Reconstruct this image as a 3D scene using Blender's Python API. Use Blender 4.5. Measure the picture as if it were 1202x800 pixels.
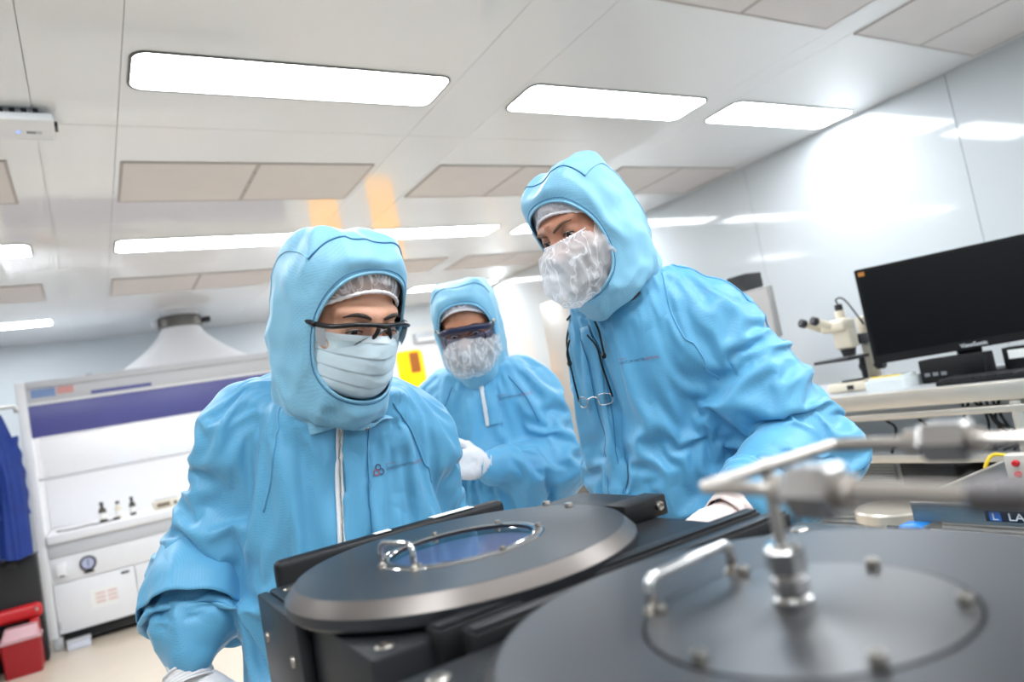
import bpy, bmesh, math, random
import numpy as np
from mathutils import Vector, Matrix
from mathutils.bvhtree import BVHTree

SC = bpy.context.scene
COL = SC.collection
for _o in list(bpy.data.objects):
    bpy.data.objects.remove(_o)

# ------------------------------------------------------------------ camera
cam_data = bpy.data.cameras.new('camera')
cam = bpy.data.objects.new('camera', cam_data)
COL.objects.link(cam)
PITCH, ROLL, YAW = math.radians(4.1), math.radians(-10.64), math.radians(31.48)
_fw = Vector((math.sin(YAW) * math.cos(PITCH), math.cos(YAW) * math.cos(PITCH), math.sin(PITCH)))
_rt = Vector((math.cos(YAW), -math.sin(YAW), 0))
_up = _rt.cross(_fw)
_r2 = _rt * math.cos(ROLL) + _up * math.sin(ROLL)
_u2 = -_rt * math.sin(ROLL) + _up * math.cos(ROLL)
cam.matrix_world = Matrix(((_r2.x, _u2.x, -_fw.x, 0), (_r2.y, _u2.y, -_fw.y, 0), (_r2.z, _u2.z, -_fw.z, 1.35), (0, 0, 0, 1)))
cam_data.sensor_width = 36.0
cam_data.lens = 24.75
cam_data.clip_start = 0.02
cam_data.dof.use_dof = True
cam_data.dof.focus_distance = 1.28
cam_data.dof.aperture_fstop = 3.0
SC.camera = cam

# ------------------------------------------------------------------ world and exposure
world = bpy.data.worlds.new('world')
SC.world = world
world.use_nodes = True
world.node_tree.nodes['Background'].inputs[0].default_value = (0.8, 0.85, 0.9, 1)
world.node_tree.nodes['Background'].inputs[1].default_value = 0.3
SC.view_settings.view_transform = 'Standard'
SC.view_settings.look = 'None'
SC.view_settings.exposure = 0.75
SC.view_settings.gamma = 1.0
SC.view_settings.use_curve_mapping = False
LAMP = 15.0          # ceiling light panels
HOODLAMP = 9.0      # strip lamp in the fume hood

# ------------------------------------------------------------------ helpers
def lin(c):
    def f(v):
        v /= 255.0
        return v / 12.92 if v <= 0.04045 else ((v + 0.055) / 1.055) ** 2.4
    return (f(c[0]), f(c[1]), f(c[2]), 1.0)

MATS = {}
def mat(name, rgb, rough=0.5, metal=0.0, spec=0.5, var=0.0, vscale=20.0, bump=0.0, bscale=60.0, emit=0.0,
        trans=0.0, alpha=1.0, coat=0.0, sss=0.0, aniso=0.0, ior=1.5):
    """Principled material with a procedural colour variation and fine bump."""
    if name in MATS:
        return MATS[name]
    m = bpy.data.materials.new(name)
    m.use_nodes = True
    nt = m.node_tree
    b = nt.nodes['Principled BSDF']
    c = lin(rgb)
    b.inputs['Base Color'].default_value = c
    b.inputs['Roughness'].default_value = rough
    b.inputs['Metallic'].default_value = metal
    b.inputs['Specular IOR Level'].default_value = spec
    b.inputs['IOR'].default_value = ior
    b.inputs['Transmission Weight'].default_value = trans
    b.inputs['Alpha'].default_value = alpha
    b.inputs['Coat Weight'].default_value = coat
    b.inputs['Anisotropic'].default_value = aniso
    if sss:
        b.inputs['Subsurface Weight'].default_value = sss
        b.inputs['Subsurface Radius'].default_value = (0.012, 0.005, 0.003)
    if emit:
        b.inputs['Emission Color'].default_value = c
        b.inputs['Emission Strength'].default_value = emit
    tc = nt.nodes.new('ShaderNodeTexCoord')
    nz = nt.nodes.new('ShaderNodeTexNoise')
    nz.inputs['Scale'].default_value = vscale
    nz.inputs['Detail'].default_value = 4.0
    nt.links.new(tc.outputs['Object'], nz.inputs['Vector'])
    if var:
        mx = nt.nodes.new('ShaderNodeMix')
        mx.data_type = 'RGBA'
        mx.inputs[6].default_value = tuple(v * (1 - var) for v in c[:3]) + (1,)
        mx.inputs[7].default_value = tuple(min(1, v * (1 + var)) for v in c[:3]) + (1,)
        nt.links.new(nz.outputs['Fac'], mx.inputs[0])
        nt.links.new(mx.outputs[2], b.inputs['Base Color'])
    if bump:
        n2 = nt.nodes.new('ShaderNodeTexNoise')
        n2.inputs['Scale'].default_value = bscale
        n2.inputs['Detail'].default_value = 3.0
        nt.links.new(tc.outputs['Object'], n2.inputs['Vector'])
        bp = nt.nodes.new('ShaderNodeBump')
        bp.inputs['Strength'].default_value = 1.0
        bp.inputs['Distance'].default_value = bump
        nt.links.new(n2.outputs['Fac'], bp.inputs['Height'])
        nt.links.new(bp.outputs['Normal'], b.inputs['Normal'])
    MATS[name] = m
    return m

def mesh_obj(name, verts, faces, m=None, parent=None, smooth=False, mats=None, fmat=None):
    me = bpy.data.meshes.new(name)
    me.from_pydata([tuple(map(float, v)) for v in verts], [], [tuple(map(int, f)) for f in faces])
    if m is not None:
        me.materials.append(m)
    for mm in (mats or []):
        me.materials.append(mm)
    if fmat is not None:
        me.polygons.foreach_set('material_index', np.asarray(fmat, np.int32))
    if smooth:
        me.polygons.foreach_set('use_smooth', np.ones(len(me.polygons), bool))
    me.update()
    o = bpy.data.objects.new(name, me)
    COL.objects.link(o)
    if parent is not None:
        o.parent = parent
    return o

def bm_obj(name, bm, m, parent=None, smooth=False, auto=None):
    me = bpy.data.meshes.new(name)
    bmesh.ops.recalc_face_normals(bm, faces=bm.faces)
    bm.to_mesh(me)
    bm.free()
    me.materials.append(m)
    if smooth:
        me.polygons.foreach_set('use_smooth', np.ones(len(me.polygons), bool))
        if auto:
            me.set_sharp_from_angle(angle=math.radians(auto))
    o = bpy.data.objects.new(name, me)
    COL.objects.link(o)
    if parent is not None:
        o.parent = parent
    return o

def bbox(bm, x0, x1, y0, y1, z0, z1, bev=0.0, seg=2):
    """a box, its edges bevelled, into bm"""
    t = bmesh.new()
    r = bmesh.ops.create_cube(t, size=1.0)
    for v in t.verts:
        v.co = Vector((x0 + (v.co.x + .5) * (x1 - x0), y0 + (v.co.y + .5) * (y1 - y0), z0 + (v.co.z + .5) * (z1 - z0)))
    if bev > 0:
        bmesh.ops.bevel(t, geom=list(t.edges), offset=bev, segments=seg, profile=0.5, affect='EDGES')
    me = bpy.data.meshes.new('tmp')
    t.to_mesh(me); t.free()
    bm.from_mesh(me)
    bpy.data.meshes.remove(me)

def box(name, x0, x1, y0, y1, z0, z1, m, parent=None, bev=0.0, seg=2):
    bm = bmesh.new()
    bbox(bm, x0, x1, y0, y1, z0, z1, bev, seg)
    return bm_obj(name, bm, m, parent, smooth=bev > 0, auto=40)

def lathe_data(profile, n=48, close=False):
    """profile: list of (r, z), spun about z"""
    V, F = [], []
    k = len(profile)
    for i in range(n):
        a = 2 * math.pi * i / n
        for r, z in profile:
            V.append((r * math.cos(a), r * math.sin(a), z))
    for i in range(n):
        j = (i + 1) % n
        for q in range(k - 1):
            F.append((i * k + q, j * k + q, j * k + q + 1, i * k + q + 1))
    return V, F

def lathe(name, profile, m, parent=None, loc=(0, 0, 0), n=48, axis='Z', smooth=True, rot=None, auto=35):
    V, F = lathe_data(profile, n)
    bm = bmesh.new()
    vs = [bm.verts.new(v) for v in V]
    for f in F:
        try:
            bm.faces.new([vs[i] for i in f])
        except ValueError:
            pass
    bmesh.ops.remove_doubles(bm, verts=bm.verts, dist=1e-6)
    R = Matrix.Identity(3)
    if axis == 'Y':
        R = Matrix.Rotation(-math.pi / 2, 3, 'X')
    elif axis == 'X':
        R = Matrix.Rotation(math.pi / 2, 3, 'Y')
    elif axis is not None and not isinstance(axis, str):
        R = Vector((0, 0, 1)).rotation_difference(Vector(axis)).to_matrix()
    for v in bm.verts:
        v.co = R @ v.co + Vector(loc)
    return bm_obj(name, bm, m, parent, smooth, auto)

def cyl(name, a, b, r, m, parent=None, n=24, r2=None, bev=0.0):
    a, b = Vector(a), Vector(b)
    L = (b - a).length
    r2 = r if r2 is None else r2
    e = min(bev, r * .5, L * .4)
    pr = [(0, 0), (r - e, 0), (r, e), (r2, L - e), (r2 - e, L), (0, L)] if e else [(0, 0), (r, 0), (r2, L), (0, L)]
    return lathe(name, pr, m, parent, loc=a, n=n, axis=(b - a))

def catmull(P, n, closed=False):
    P = np.asarray(P, float)
    k = len(P)
    out = []
    t = np.linspace(0, k if closed else k - 1, n, endpoint=not closed)
    for s in t:
        i = int(min(math.floor(s), (k if closed else k - 1) - 1)) if not closed else int(math.floor(s)) % k
        u = s - math.floor(s) if closed else s - i
        if closed:
            p0, p1, p2, p3 = P[(i - 1) % k], P[i], P[(i + 1) % k], P[(i + 2) % k]
        else:
            p1, p2 = P[i], P[i + 1]
            p0 = P[i - 1] if i > 0 else 2 * p1 - p2
            p3 = P[i + 2] if i + 2 < k else 2 * p2 - p1
        out.append(0.5 * ((2 * p1) + (-p0 + p2) * u + (2 * p0 - 5 * p1 + 4 * p2 - p3) * u * u + (-p0 + 3 * p1 - 3 * p2 + p3) * u ** 3))
    return np.array(out)

def tube_data(pts, r, n=10, closed=False, cap=True):
    pts = np.asarray(pts, float)
    k = len(pts)
    rr = np.full(k, r) if np.isscalar(r) else np.asarray(r, float)
    tg = np.gradient(pts, axis=0) if not closed else np.roll(pts, -1, 0) - np.roll(pts, 1, 0)
    tg /= np.linalg.norm(tg, axis=1)[:, None] + 1e-12
    nrm = np.cross(tg[0], [0, 0, 1.0])
    if np.linalg.norm(nrm) < 1e-3:
        nrm = np.cross(tg[0], [0, 1.0, 0])
    nrm /= np.linalg.norm(nrm)
    V, F = [], []
    for i in range(k):
        nrm = nrm - tg[i] * np.dot(nrm, tg[i])
        nrm /= np.linalg.norm(nrm) + 1e-12
        bn = np.cross(tg[i], nrm)
        for j in range(n):
            a = 2 * math.pi * j / n
            V.append(pts[i] + rr[i] * (math.cos(a) * nrm + math.sin(a) * bn))
    for i in range(k if closed else k - 1):
        i2 = (i + 1) % k
        for j in range(n):
            j2 = (j + 1) % n
            F.append((i * n + j, i * n + j2, i2 * n + j2, i2 * n + j))
    if cap and not closed:
        F.append(tuple(range(n))[::-1])
        F.append(tuple((k - 1) * n + j for j in range(n)))
    return V, F

def tube(name, pts, r, m, parent=None, n=10, closed=False, smooth_n=None):
    if smooth_n:
        pts = catmull(pts, smooth_n, closed)
    V, F = tube_data(pts, r, n, closed)
    return mesh_obj(name, V, F, m, parent, smooth=True)

def rounded_path(P, rad, seg=6):
    """polyline with rounded corners"""
    P = [Vector(p) for p in P]
    out = [P[0]]
    for i in range(1, len(P) - 1):
        a, b, c = P[i - 1], P[i], P[i + 1]
        d1, d2 = (a - b).normalized(), (c - b).normalized()
        q = min(rad, (a - b).length * .49, (c - b).length * .49)
        s, e = b + d1 * q, b + d2 * q
        for t in range(seg + 1):
            u = t / seg
            out.append(s * (1 - u) ** 2 + b * 2 * u * (1 - u) + e * u * u)
    out.append(P[-1])
    return [tuple(p) for p in out]

def empty(name, loc=(0, 0, 0)):
    o = bpy.data.objects.new(name, None)
    o.empty_display_size = 0.05
    o.location = loc
    COL.objects.link(o)
    return o

def tag(o, label, cat, group=None):
    o['label'] = label
    o['category'] = cat
    if group:
        o['group'] = group
    return o

def thing(name, label, cat, group=None, loc=(0, 0, 0)):
    return tag(empty(name, loc), label, cat, group)

def settle(root, loc):
    """move the root Empty to the thing's base while its parts keep their place"""
    root.location = loc
    for c in root.children:
        c.location = c.location - Vector(loc)
    return root

def struct(o):
    o['kind'] = 'structure'
    return o

def copy_tree(o, parent=None, loc=None):
    c = o.copy()
    COL.objects.link(c)
    c.parent = parent
    if loc is not None:
        c.location = loc
    for ch in list(o.children):
        copy_tree(ch, c)
    return c

def rrect(x0, x1, y0, y1, r, seg=6):
    pts = []
    for cx, cy, a0 in ((x1 - r, y1 - r, 0), (x0 + r, y1 - r, 90), (x0 + r, y0 + r, 180), (x1 - r, y0 + r, 270)):
        for i in range(seg + 1):
            a = math.radians(a0 + 90 * i / seg)
            pts.append((cx + r * math.cos(a), cy + r * math.sin(a)))
    return pts

def prism(name, outline, z0, z1, m, parent=None, to3=None, smooth=False):
    """extrude a 2D outline between z0 and z1; to3 maps (x, y, z) to the world"""
    to3 = to3 or (lambda x, y, z: (x, y, z))
    n = len(outline)
    V = [to3(x, y, z0) for x, y in outline] + [to3(x, y, z1) for x, y in outline]
    F = [tuple(range(n))[::-1], tuple(range(n, 2 * n))] + [(i, (i + 1) % n, n + (i + 1) % n, n + i) for i in range(n)]
    bm = bmesh.new()
    vs = [bm.verts.new(v) for v in V]
    for f in F:
        bm.faces.new([vs[i] for i in f])
    return bm_obj(name, bm, m, parent, smooth, 35)

def ring_prism(name, o1, o2, z0, z1, m, parent=None, to3=None):
    """frame between two outlines with the same number of points"""
    to3 = to3 or (lambda x, y, z: (x, y, z))
    n = len(o1)
    V = [to3(x, y, z) for z in (z0, z1) for o in (o1, o2) for x, y in o]
    F = []
    for i in range(n):
        j = (i + 1) % n
        F += [(i, j, n + j, n + i), (2 * n + i, 3 * n + i, 3 * n + j, 2 * n + j), (i, 2 * n + i, 2 * n + j, j), (n + i, n + j, 3 * n + j, 3 * n + i)]
    bm = bmesh.new()
    vs = [bm.verts.new(v) for v in V]
    for f in F:
        bm.faces.new([vs[i] for i in f])
    return bm_obj(name, bm, m, parent)

def text_mesh(txt, size, bold=False, extrude=0.0):
    cu = bpy.data.curves.new('lettering', 'FONT')
    cu.body = txt
    cu.size = size
    cu.align_x = 'LEFT'
    cu.extrude = extrude
    cu.resolution_u = 3
    if bold:
        cu.offset = size * 0.018
    o = bpy.data.objects.new('lettering', cu)
    COL.objects.link(o)
    dg = bpy.context.evaluated_depsgraph_get()
    me = bpy.data.meshes.new_from_object(o.evaluated_get(dg))
    V = np.array([v.co[:] for v in me.vertices])
    F = [tuple(p.vertices) for p in me.polygons]
    bpy.data.objects.remove(o)
    bpy.data.curves.remove(cu)
    bpy.data.meshes.remove(me)
    return V, F

def place_text(name, txt, size, origin, xdir, ydir, m, parent, bold=False):
    V, F = text_mesh(txt, size, bold)
    o, x, y = np.array(origin, float), np.array(xdir, float), np.array(ydir, float)
    return mesh_obj(name, o + V[:, :1] * x + V[:, 1:2] * y, F, m, parent)
# ------------------------------------------------------------------ room
RX0, RX1, RY0, RY1, CEIL = -2.6, 4.46, -2.4, 8.5, 2.71
M_wall = mat('wall_panel_white', (202, 207, 210), rough=0.07, spec=0.5, var=0.02, vscale=1.5, bump=0.0004, bscale=2.0)
M_ceil = mat('ceiling_panel_white', (232, 233, 234), rough=0.07, spec=0.6, var=0.02, vscale=1.2, bump=0.0006, bscale=2.5)
M_back = mat('back_wall_white', (226, 233, 238), rough=0.3, var=0.02, vscale=1.5)
M_gap = mat('panel_joint_grey', (196, 197, 197), rough=0.6, var=0.05)
M_floor = mat('floor_vinyl_beige', (212, 198, 180), rough=0.28, var=0.06, vscale=6.0, bump=0.0003, bscale=300)
M_trim = mat('trim_white', (235, 235, 235), rough=0.3, var=0.02)

floor = struct(box('floor', RX0, RX1, RY0, RY1, -0.05, 0.0, M_floor))
ceiling = struct(box('ceiling', RX0, RX1, RY0, RY1, CEIL + 0.012, CEIL + 0.08, M_gap))
xs = [RX0, -2.26, -2.00, -1.40, -0.04, 0.24, 1.52, 1.86, 3.09, 3.24, RX1]
ys = [RY0, -1.55, 0.78, 3.11, 5.44, 7.77, RY1]
for i in range(len(xs) - 1):
    for j in range(len(ys) - 1):
        g = 0.0012
        struct(box('ceiling_panel', xs[i] + g, xs[i + 1] - g, ys[j] + g, ys[j + 1] - g, CEIL, CEIL + 0.014, M_ceil, ceiling))
wall_right = struct(box('wall_right', RX1 + 0.012, RX1 + 0.1, RY0, RY1, 0, CEIL + .08, M_gap))
wy = [RY0, -1.03, 0.47, 1.985, 3.485, 4.985, 6.485, 7.985, RY1]
for j in range(len(wy) - 1):
    struct(box('wall_panel', RX1, RX1 + 0.014, wy[j] + .002, wy[j + 1] - .002, 0, CEIL, M_wall, wall_right))
wall_back = struct(box('wall_back', RX0, RX1 + .1, RY1, RY1 + 0.1, 0, CEIL + .08, M_back))
M_greyw = mat('grey_wall', (150, 156, 162), rough=0.4, var=0.03, vscale=1.5)
wall_left = struct(box('wall_left', RX0 - 0.1, RX0, RY0, RY1 + .1, 0, CEIL + .08, M_greyw))
wall_front = struct(box('wall_front', RX0 - .1, RX1 + .1, RY0 - 0.1, RY0, 0, CEIL + .08, M_greyw))
struct(box('baseboard_right', RX1 - 0.012, RX1 - .0005, RY0, RY1, 0.001, 0.1, M_trim, bev=0.003))
struct(box('baseboard_back', RX0, RX1 - .013, RY1 - 0.012, RY1 - .0005, 0.001, 0.1, M_trim, bev=0.003))

# ceiling lights and air vents, one grid
M_diff = mat('light_diffuser', (244, 250, 255), rough=0.5, emit=LAMP, var=0.01)
M_lframe = mat('light_frame_grey', (96, 96, 92), rough=0.45, metal=0.6, var=0.05)
M_vent = mat('vent_perforated', (220, 215, 213), rough=0.65, var=0.04, vscale=8.0, bump=0.0015, bscale=420.0)
M_vframe = mat('vent_frame', (176, 170, 166), rough=0.55, var=0.04)
COLS = [(-2.00, 'far left column'), (-1.38, 'left column'), (0.262, 'second column'), (1.885, 'third column'), (3.262, 'right wall column')]
def ceiling_light(x0, x1, y0, label, cat='ceiling light'):
    t = thing('ceiling_light', label, cat, 'recessed ceiling lights')
    y1 = y0 + 0.288
    zb = CEIL - 0.006
    o1, o2 = rrect(x0, x1, y0, y1, 0.055), rrect(x0 + .011, x1 - .011, y0 + .011, y1 - .011, 0.046)
    ring_prism('frame', o1, o2, zb, CEIL - .0003, M_lframe, t)
    prism('diffuser', o2, CEIL - 0.004, CEIL - .0003, M_diff, t)
    return settle(t, ((x0 + x1) / 2, (y0 + y1) / 2, CEIL))
def ceiling_vent(x0, x1, y0, label):
    t = thing('ceiling_vent', label, 'ceiling vent', 'return air vents in the ceiling')
    y1 = y0 + 0.565
    ring_prism('frame', rrect(x0, x1, y0, y1, .004, 1), rrect(x0 + .012, x1 - .012, y0 + .012, y1 - .012, .003, 1), CEIL - .006, CEIL - .0003, M_vframe, t)
    xm = (x0 + x1) / 2
    for a, b in ((x0 + .012, xm - .012), (xm + .012, x1 - .012)):
        box('grille', a, b, y0 + .012, y1 - .012, CEIL - .005, CEIL - .0003, M_vent, t)
    br = box('divider', xm - .012, xm + .012, y0 + .012, y1 - .012, CEIL - .0055, CEIL - .0003, M_vframe, t)
    for q in (.12, .26, .40):
        lathe('screw', [(0, -.002), (.004, -.002), (.005, 0), (0, 0)], M_lframe, br, loc=(xm, y0 + q, CEIL - .0055), n=8)
    return settle(t, (xm, (y0 + y1) / 2, CEIL))
XC = [(-1.39, -0.165), (0.262, 1.487), (1.885, 3.05), (3.262, 4.385)]
LROW = [-2.17, 0.16, 2.489, 4.785, 7.165]
VROW = [-1.16, 1.225, 3.495, 5.828]
LLAB = {
    (1, 2): 'long glowing ceiling light at upper left, nearest above the persons',
    (2, 2): 'glowing ceiling light right above the bending man, middle of the front row',
    (3, 2): 'glowing ceiling light touching the right wall, last of the front row',
    (0, 2): 'glowing ceiling light left of the front row beside the white ceiling unit',
    (0, 3): 'short end of a ceiling light at the left edge, middle row',
    (1, 3): 'thin ceiling light behind the hood of the front person, middle row',
    (2, 3): 'thin glowing ceiling light between the two front persons, middle row',
    (3, 3): 'ceiling light partly hidden behind the white beard mask of the bending man',
    (0, 4): 'far ceiling light low at the left edge above the fume hood',
    (2, 4): 'far ceiling light just above the hood of the rear person',
    (3, 4): 'far ceiling light by the right wall at the back of the room',
}
for r, y in enumerate(LROW):
    for c, (a, b) in enumerate(XC):
        if (c, r) == (1, 4):
            continue
        ceiling_light(a, b, y, LLAB.get((c, r), 'recessed white ceiling light above and behind the camera'))
VLAB = {
    (2, 1): 'grey perforated ceiling vent cut by the top edge, left of the corner vent',
    (3, 1): 'grey perforated ceiling vent in the top right corner by the wall',
    (1, 2): 'wide grey perforated ceiling vent left of centre under the long light',
    (2, 2): 'grey perforated ceiling vent between the two front hoods',
    (3, 2): 'grey perforated ceiling vent behind the hood of the bending man, by the right wall',
    (0, 2): 'sliver of grey ceiling vent at the left edge below the white unit',
    (0, 3): 'far grey ceiling vent cut by the left edge above the fume hood',
    (1, 3): 'far grey ceiling vent above the duct collar of the fume hood',
    (2, 3): 'far grey ceiling vent above the hood of the rear person',
    (3, 3): 'far grey ceiling vent near the back end of the right wall',
}
for r, y in enumerate(VROW):
    for c, (a, b) in enumerate(XC):
        ceiling_vent(a, b, y, VLAB.get((c, r), 'grey perforated ceiling vent above and behind the camera'))

# double door with amber windows in the back wall
M_door = mat('door_white', (228, 230, 230), rough=0.35, var=0.02)
M_amber = mat('amber_glass', (255, 176, 0), rough=0.1, emit=0.85, var=0.08, vscale=3.0)
M_amber2 = mat('amber_room_shape', (150, 84, 20), rough=0.4, emit=0.25, var=0.1)
M_steel = mat('stainless_steel', (190, 188, 184), rough=0.28, metal=1.0, var=0.05, vscale=30.0, bump=0.0002, bscale=200)
M_rub = mat('black_rubber', (22, 22, 24), rough=0.6, var=0.1)
for k, (a, b, w0, w1) in enumerate(((2.42, 3.195, 2.62, 3.0), (3.205, 3.98, 3.41, 3.79))):
    d = struct(empty('door_%d' % (k + 1), ((a + b) / 2, RY1, 0)))
    f = lambda x, y, z: (x, z, y)
    ring_prism('door_leaf', rrect(a, b, 0.003, 2.35, .004, 3), rrect(w0, w1, .94, 2.13, .07, 3), RY1 - .045, RY1 - .001, M_door, d, f)
    prism('amber_pane', rrect(w0 - .001, w1 + .001, .939, 2.131, .07, 3), RY1 - .03, RY1 - .012, M_amber, d, f)
    ring_prism('window_gasket', rrect(w0 - .018, w1 + .018, .922, 2.148, .085, 3), rrect(w0, w1, .94, 2.13, .07, 3), RY1 - .05, RY1 - .04, M_trim, d, f)
    sh = prism('dark_shape_behind_pane', rrect(w0 + .19, w0 + .33, 1.83, 2.1, .02, 3), RY1 - .034, RY1 - .031, M_amber2, d, f)
    hx = b - .08 if k == 0 else a + .08
    cyl('push_handle', (hx, RY1 - .09, .85), (hx, RY1 - .09, 1.2), .012, M_steel, d)
    for z in (.87, 1.18):
        cyl('handle_post', (hx, RY1 - .09, z), (hx, RY1 - .046, z), .008, M_steel, d, n=10)
    for c in d.children:
        c.location = -d.location
tr = struct(ring_prism('trim_1', rrect(2.34, 4.06, .002, 2.43, .003, 1), rrect(2.42, 3.98, .0025, 2.352, .002, 1), RY1 - .02, RY1 - .0005, M_trim, None, lambda x, y, z: (x, z, y)))
w = thing('wall_box', 'small pale grey box on the back wall above the amber window', 'wall box')
box('body', 3.70, 4.02, RY1 - .11, RY1 - .052, 2.2, 2.33, mat('pale_grey_plastic', (190, 194, 198), rough=.4, var=.03), w, .012)
box('lens_strip', 3.74, 3.98, RY1 - .114, RY1 - .109, 2.22, 2.26, M_trim, w, .001)
settle(w, (3.86, RY1 - .08, 2.2))
# ------------------------------------------------------------------ black process chambers
M_black = mat('black_anodised', (46, 47, 50), rough=0.42, metal=0.55, var=0.12, vscale=25.0, bump=0.0002, bscale=500)
M_blk2 = mat('black_matte_metal', (26, 26, 28), rough=0.5, metal=0.3, var=0.1)
M_chrome = mat('polished_steel', (215, 214, 212), rough=0.1, metal=1.0, var=0.03)
M_screw = mat('screw_steel', (156, 150, 142), rough=0.3, metal=1.0, var=0.08, vscale=200)
M_paper = mat('white_paper', (238, 238, 236), rough=0.7, var=0.02)

def brushed(name, rgb, rough, aniso):
    m = mat(name, rgb, rough=rough, metal=0.75, var=0.06, vscale=14.0, aniso=aniso)
    nt = m.node_tree
    b = nt.nodes['Principled BSDF']
    tg = nt.nodes.new('ShaderNodeTangent')
    tg.direction_type = 'RADIAL'
    tg.axis = 'Z'
    nt.links.new(tg.outputs[0], b.inputs['Tangent'])
    return m
M_lid = brushed('turned_black_metal', (74, 76, 80), 0.40, 0.55)
M_lid2 = brushed('turned_grey_metal', (92, 92, 94), 0.34, 0.75)
M_bevel = brushed('turned_bevel_metal', (104, 98, 94), 0.33, 0.4)

TOP, LIDZ = 1.155, 1.186
def socket_screw(parent, x, y, z, r=.0042, h=.005, name='screw'):
    o = lathe(name, [(0, h * .55), (r * .5, h * .55), (r * .55, h), (r * .85, h), (r, h * .8), (r, 0), (0, 0)], M_screw, parent, loc=(x, y, z), n=14)
    return o
def flush_screw(parent, x, y, z, r=.0095):
    o = lathe('flush_screw', [(0, .0004), (r * .35, .0004), (r * .38, .002), (r * .8, .002), (r, .0006), (r, 0), (0, 0)], M_screw, parent, loc=(x, y, z), n=20)
    return o
def u_handle(parent, a, b, h, r, lean=(0, 0)):
    a, b = Vector(a), Vector(b)
    up = Vector((lean[0], lean[1], h))
    o = tube('handle', rounded_path([a, a + up, b + up, b], h * .42), r, M_chrome, parent, n=14)
    for p in (a, b):
        lathe('handle_foot', [(0, .003), (r * 1.5, .003), (r * 1.9, 0), (0, 0)], M_screw, parent, loc=p, n=16)
    return o
def lid(parent, cx, cy, window):
    """turned lid: the origin sits at its centre so that the brushing runs around it"""
    ri = .096
    L = empty('lid_pivot')
    prof = [(ri + .0006, LIDZ - .02), (ri + .0006, LIDZ), (.190, LIDZ), (.1905, LIDZ - .0003)]
    body = lathe('lid', [(.0, LIDZ - .028), (.199, LIDZ - .028), (.2035, LIDZ - .024), (.2035, LIDZ - .014), (.1915, LIDZ - .0006), (.190, LIDZ), (ri + .001, LIDZ), (ri + .001, LIDZ - .004), (ri, LIDZ - .012), (0, LIDZ - .012)],
                 M_lid, parent, n=128, auto=20)
    body.location = (cx, cy, 0)
    bpy.data.objects.remove(L)
    bev = lathe('bevel_ring', [(.2037, LIDZ - .0135), (.1917, LIDZ - .0003)], M_bevel, body, n=128)
    if window:
        lathe('window_ring', [(ri + .0005, LIDZ - .004), (ri + .0005, LIDZ + .0006), (ri - .001, LIDZ + .0012), (ri - .009, LIDZ + .0012), (ri - .010, LIDZ), (ri - .010, LIDZ - .006)], M_lid2, body, n=96)
        lathe('ring_edge', [(ri + .0022, LIDZ + .0002), (ri + .001, LIDZ + .0011), (ri - .0002, LIDZ + .0002)], M_chrome, body, n=96)
        lathe('viewport_floor', [(0, LIDZ - .0105), (ri - .006, LIDZ - .0105)], mat('viewport_lavender', (150, 154, 184), rough=.35, metal=.2, var=.15, vscale=9), body, n=64)
        lathe('viewport_glass', [(0, LIDZ - .001), (ri - .0098, LIDZ - .001)], M_viewglass, body, n=64)
        lathe('glass_edge', [(ri - .0085, LIDZ + .0014), (ri - .0098, LIDZ + .0018), (ri - .011, LIDZ + .0008)], M_chrome, body, n=96)
    else:
        lathe('centre_plate', [(0, LIDZ + .0006), (ri - .0012, LIDZ + .0006), (ri - .0012, LIDZ - .011)], M_lid2, body, n=128)
    return body

def glass_mat():
    m = bpy.data.materials.new('viewport_glass')
    m.use_nodes = True
    nt = m.node_tree
    nt.nodes.clear()
    out = nt.nodes.new('ShaderNodeOutputMaterial')
    tr = nt.nodes.new('ShaderNodeBsdfTransparent')
    tr.inputs[0].default_value = (.75, .8, .95, 1)
    gl = nt.nodes.new('ShaderNodeBsdfGlossy')
    gl.inputs['Roughness'].default_value = .03
    fr = nt.nodes.new('ShaderNodeFresnel')
    fr.inputs['IOR'].default_value = 1.7
    nz = nt.nodes.new('ShaderNodeTexNoise')
    nz.inputs['Scale'].default_value = 30
    bp = nt.nodes.new('ShaderNodeBump')
    bp.inputs['Distance'].default_value = .0001
    nt.links.new(nz.outputs['Fac'], bp.inputs['Height'])
    nt.links.new(bp.outputs[0], gl.inputs['Normal'])
    mx = nt.nodes.new('ShaderNodeMixShader')
    nt.links.new(fr.outputs[0], mx.inputs[0])
    nt.links.new(tr.outputs[0], mx.inputs[1])
    nt.links.new(gl.outputs[0], mx.inputs[2])
    nt.links.new(mx.outputs[0], out.inputs[0])
    return m
M_viewglass = glass_mat()

# far chamber, with the round viewport
ch1 = thing('process_chamber', 'black metal chamber with round glass viewport lid and small chrome handle', 'machine')
bm = bmesh.new()
bbox(bm, .172, .615, .592, 1.0, .62, TOP, .004, 2)
bm_obj('body', bm, M_black, ch1, True, 40)
box('pedestal', .19, .60, .60, .99, 0.0, .62, M_blk2, ch1, .01)
box('side_plate', .157, .171, .792, .998, .70, TOP - .001, M_black, ch1, .003)
for yy in (.83, .965):
    lathe('plate_screw', [(0, .001), (.003, .001), (.0045, .0022), (.006, .0022), (.0066, 0)], M_screw, ch1, loc=(.157, yy, 1.105), n=14, axis=(-1, 0, 0))
L1 = lid(ch1, .353, .771, True)
for a in (33, -23, -88, -147, 86, 150):
    socket_screw(L1, .0925 * math.cos(math.radians(a)), .0925 * math.sin(math.radians(a)), LIDZ + .001, .0036, .0045)
u_handle(L1, (-.097, .008, LIDZ), (-.083, -.052, LIDZ), .027, .0032, (.002, 0))
flush_screw(ch1, .193, .965, TOP); flush_screw(ch1, .193, .615, TOP)
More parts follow.
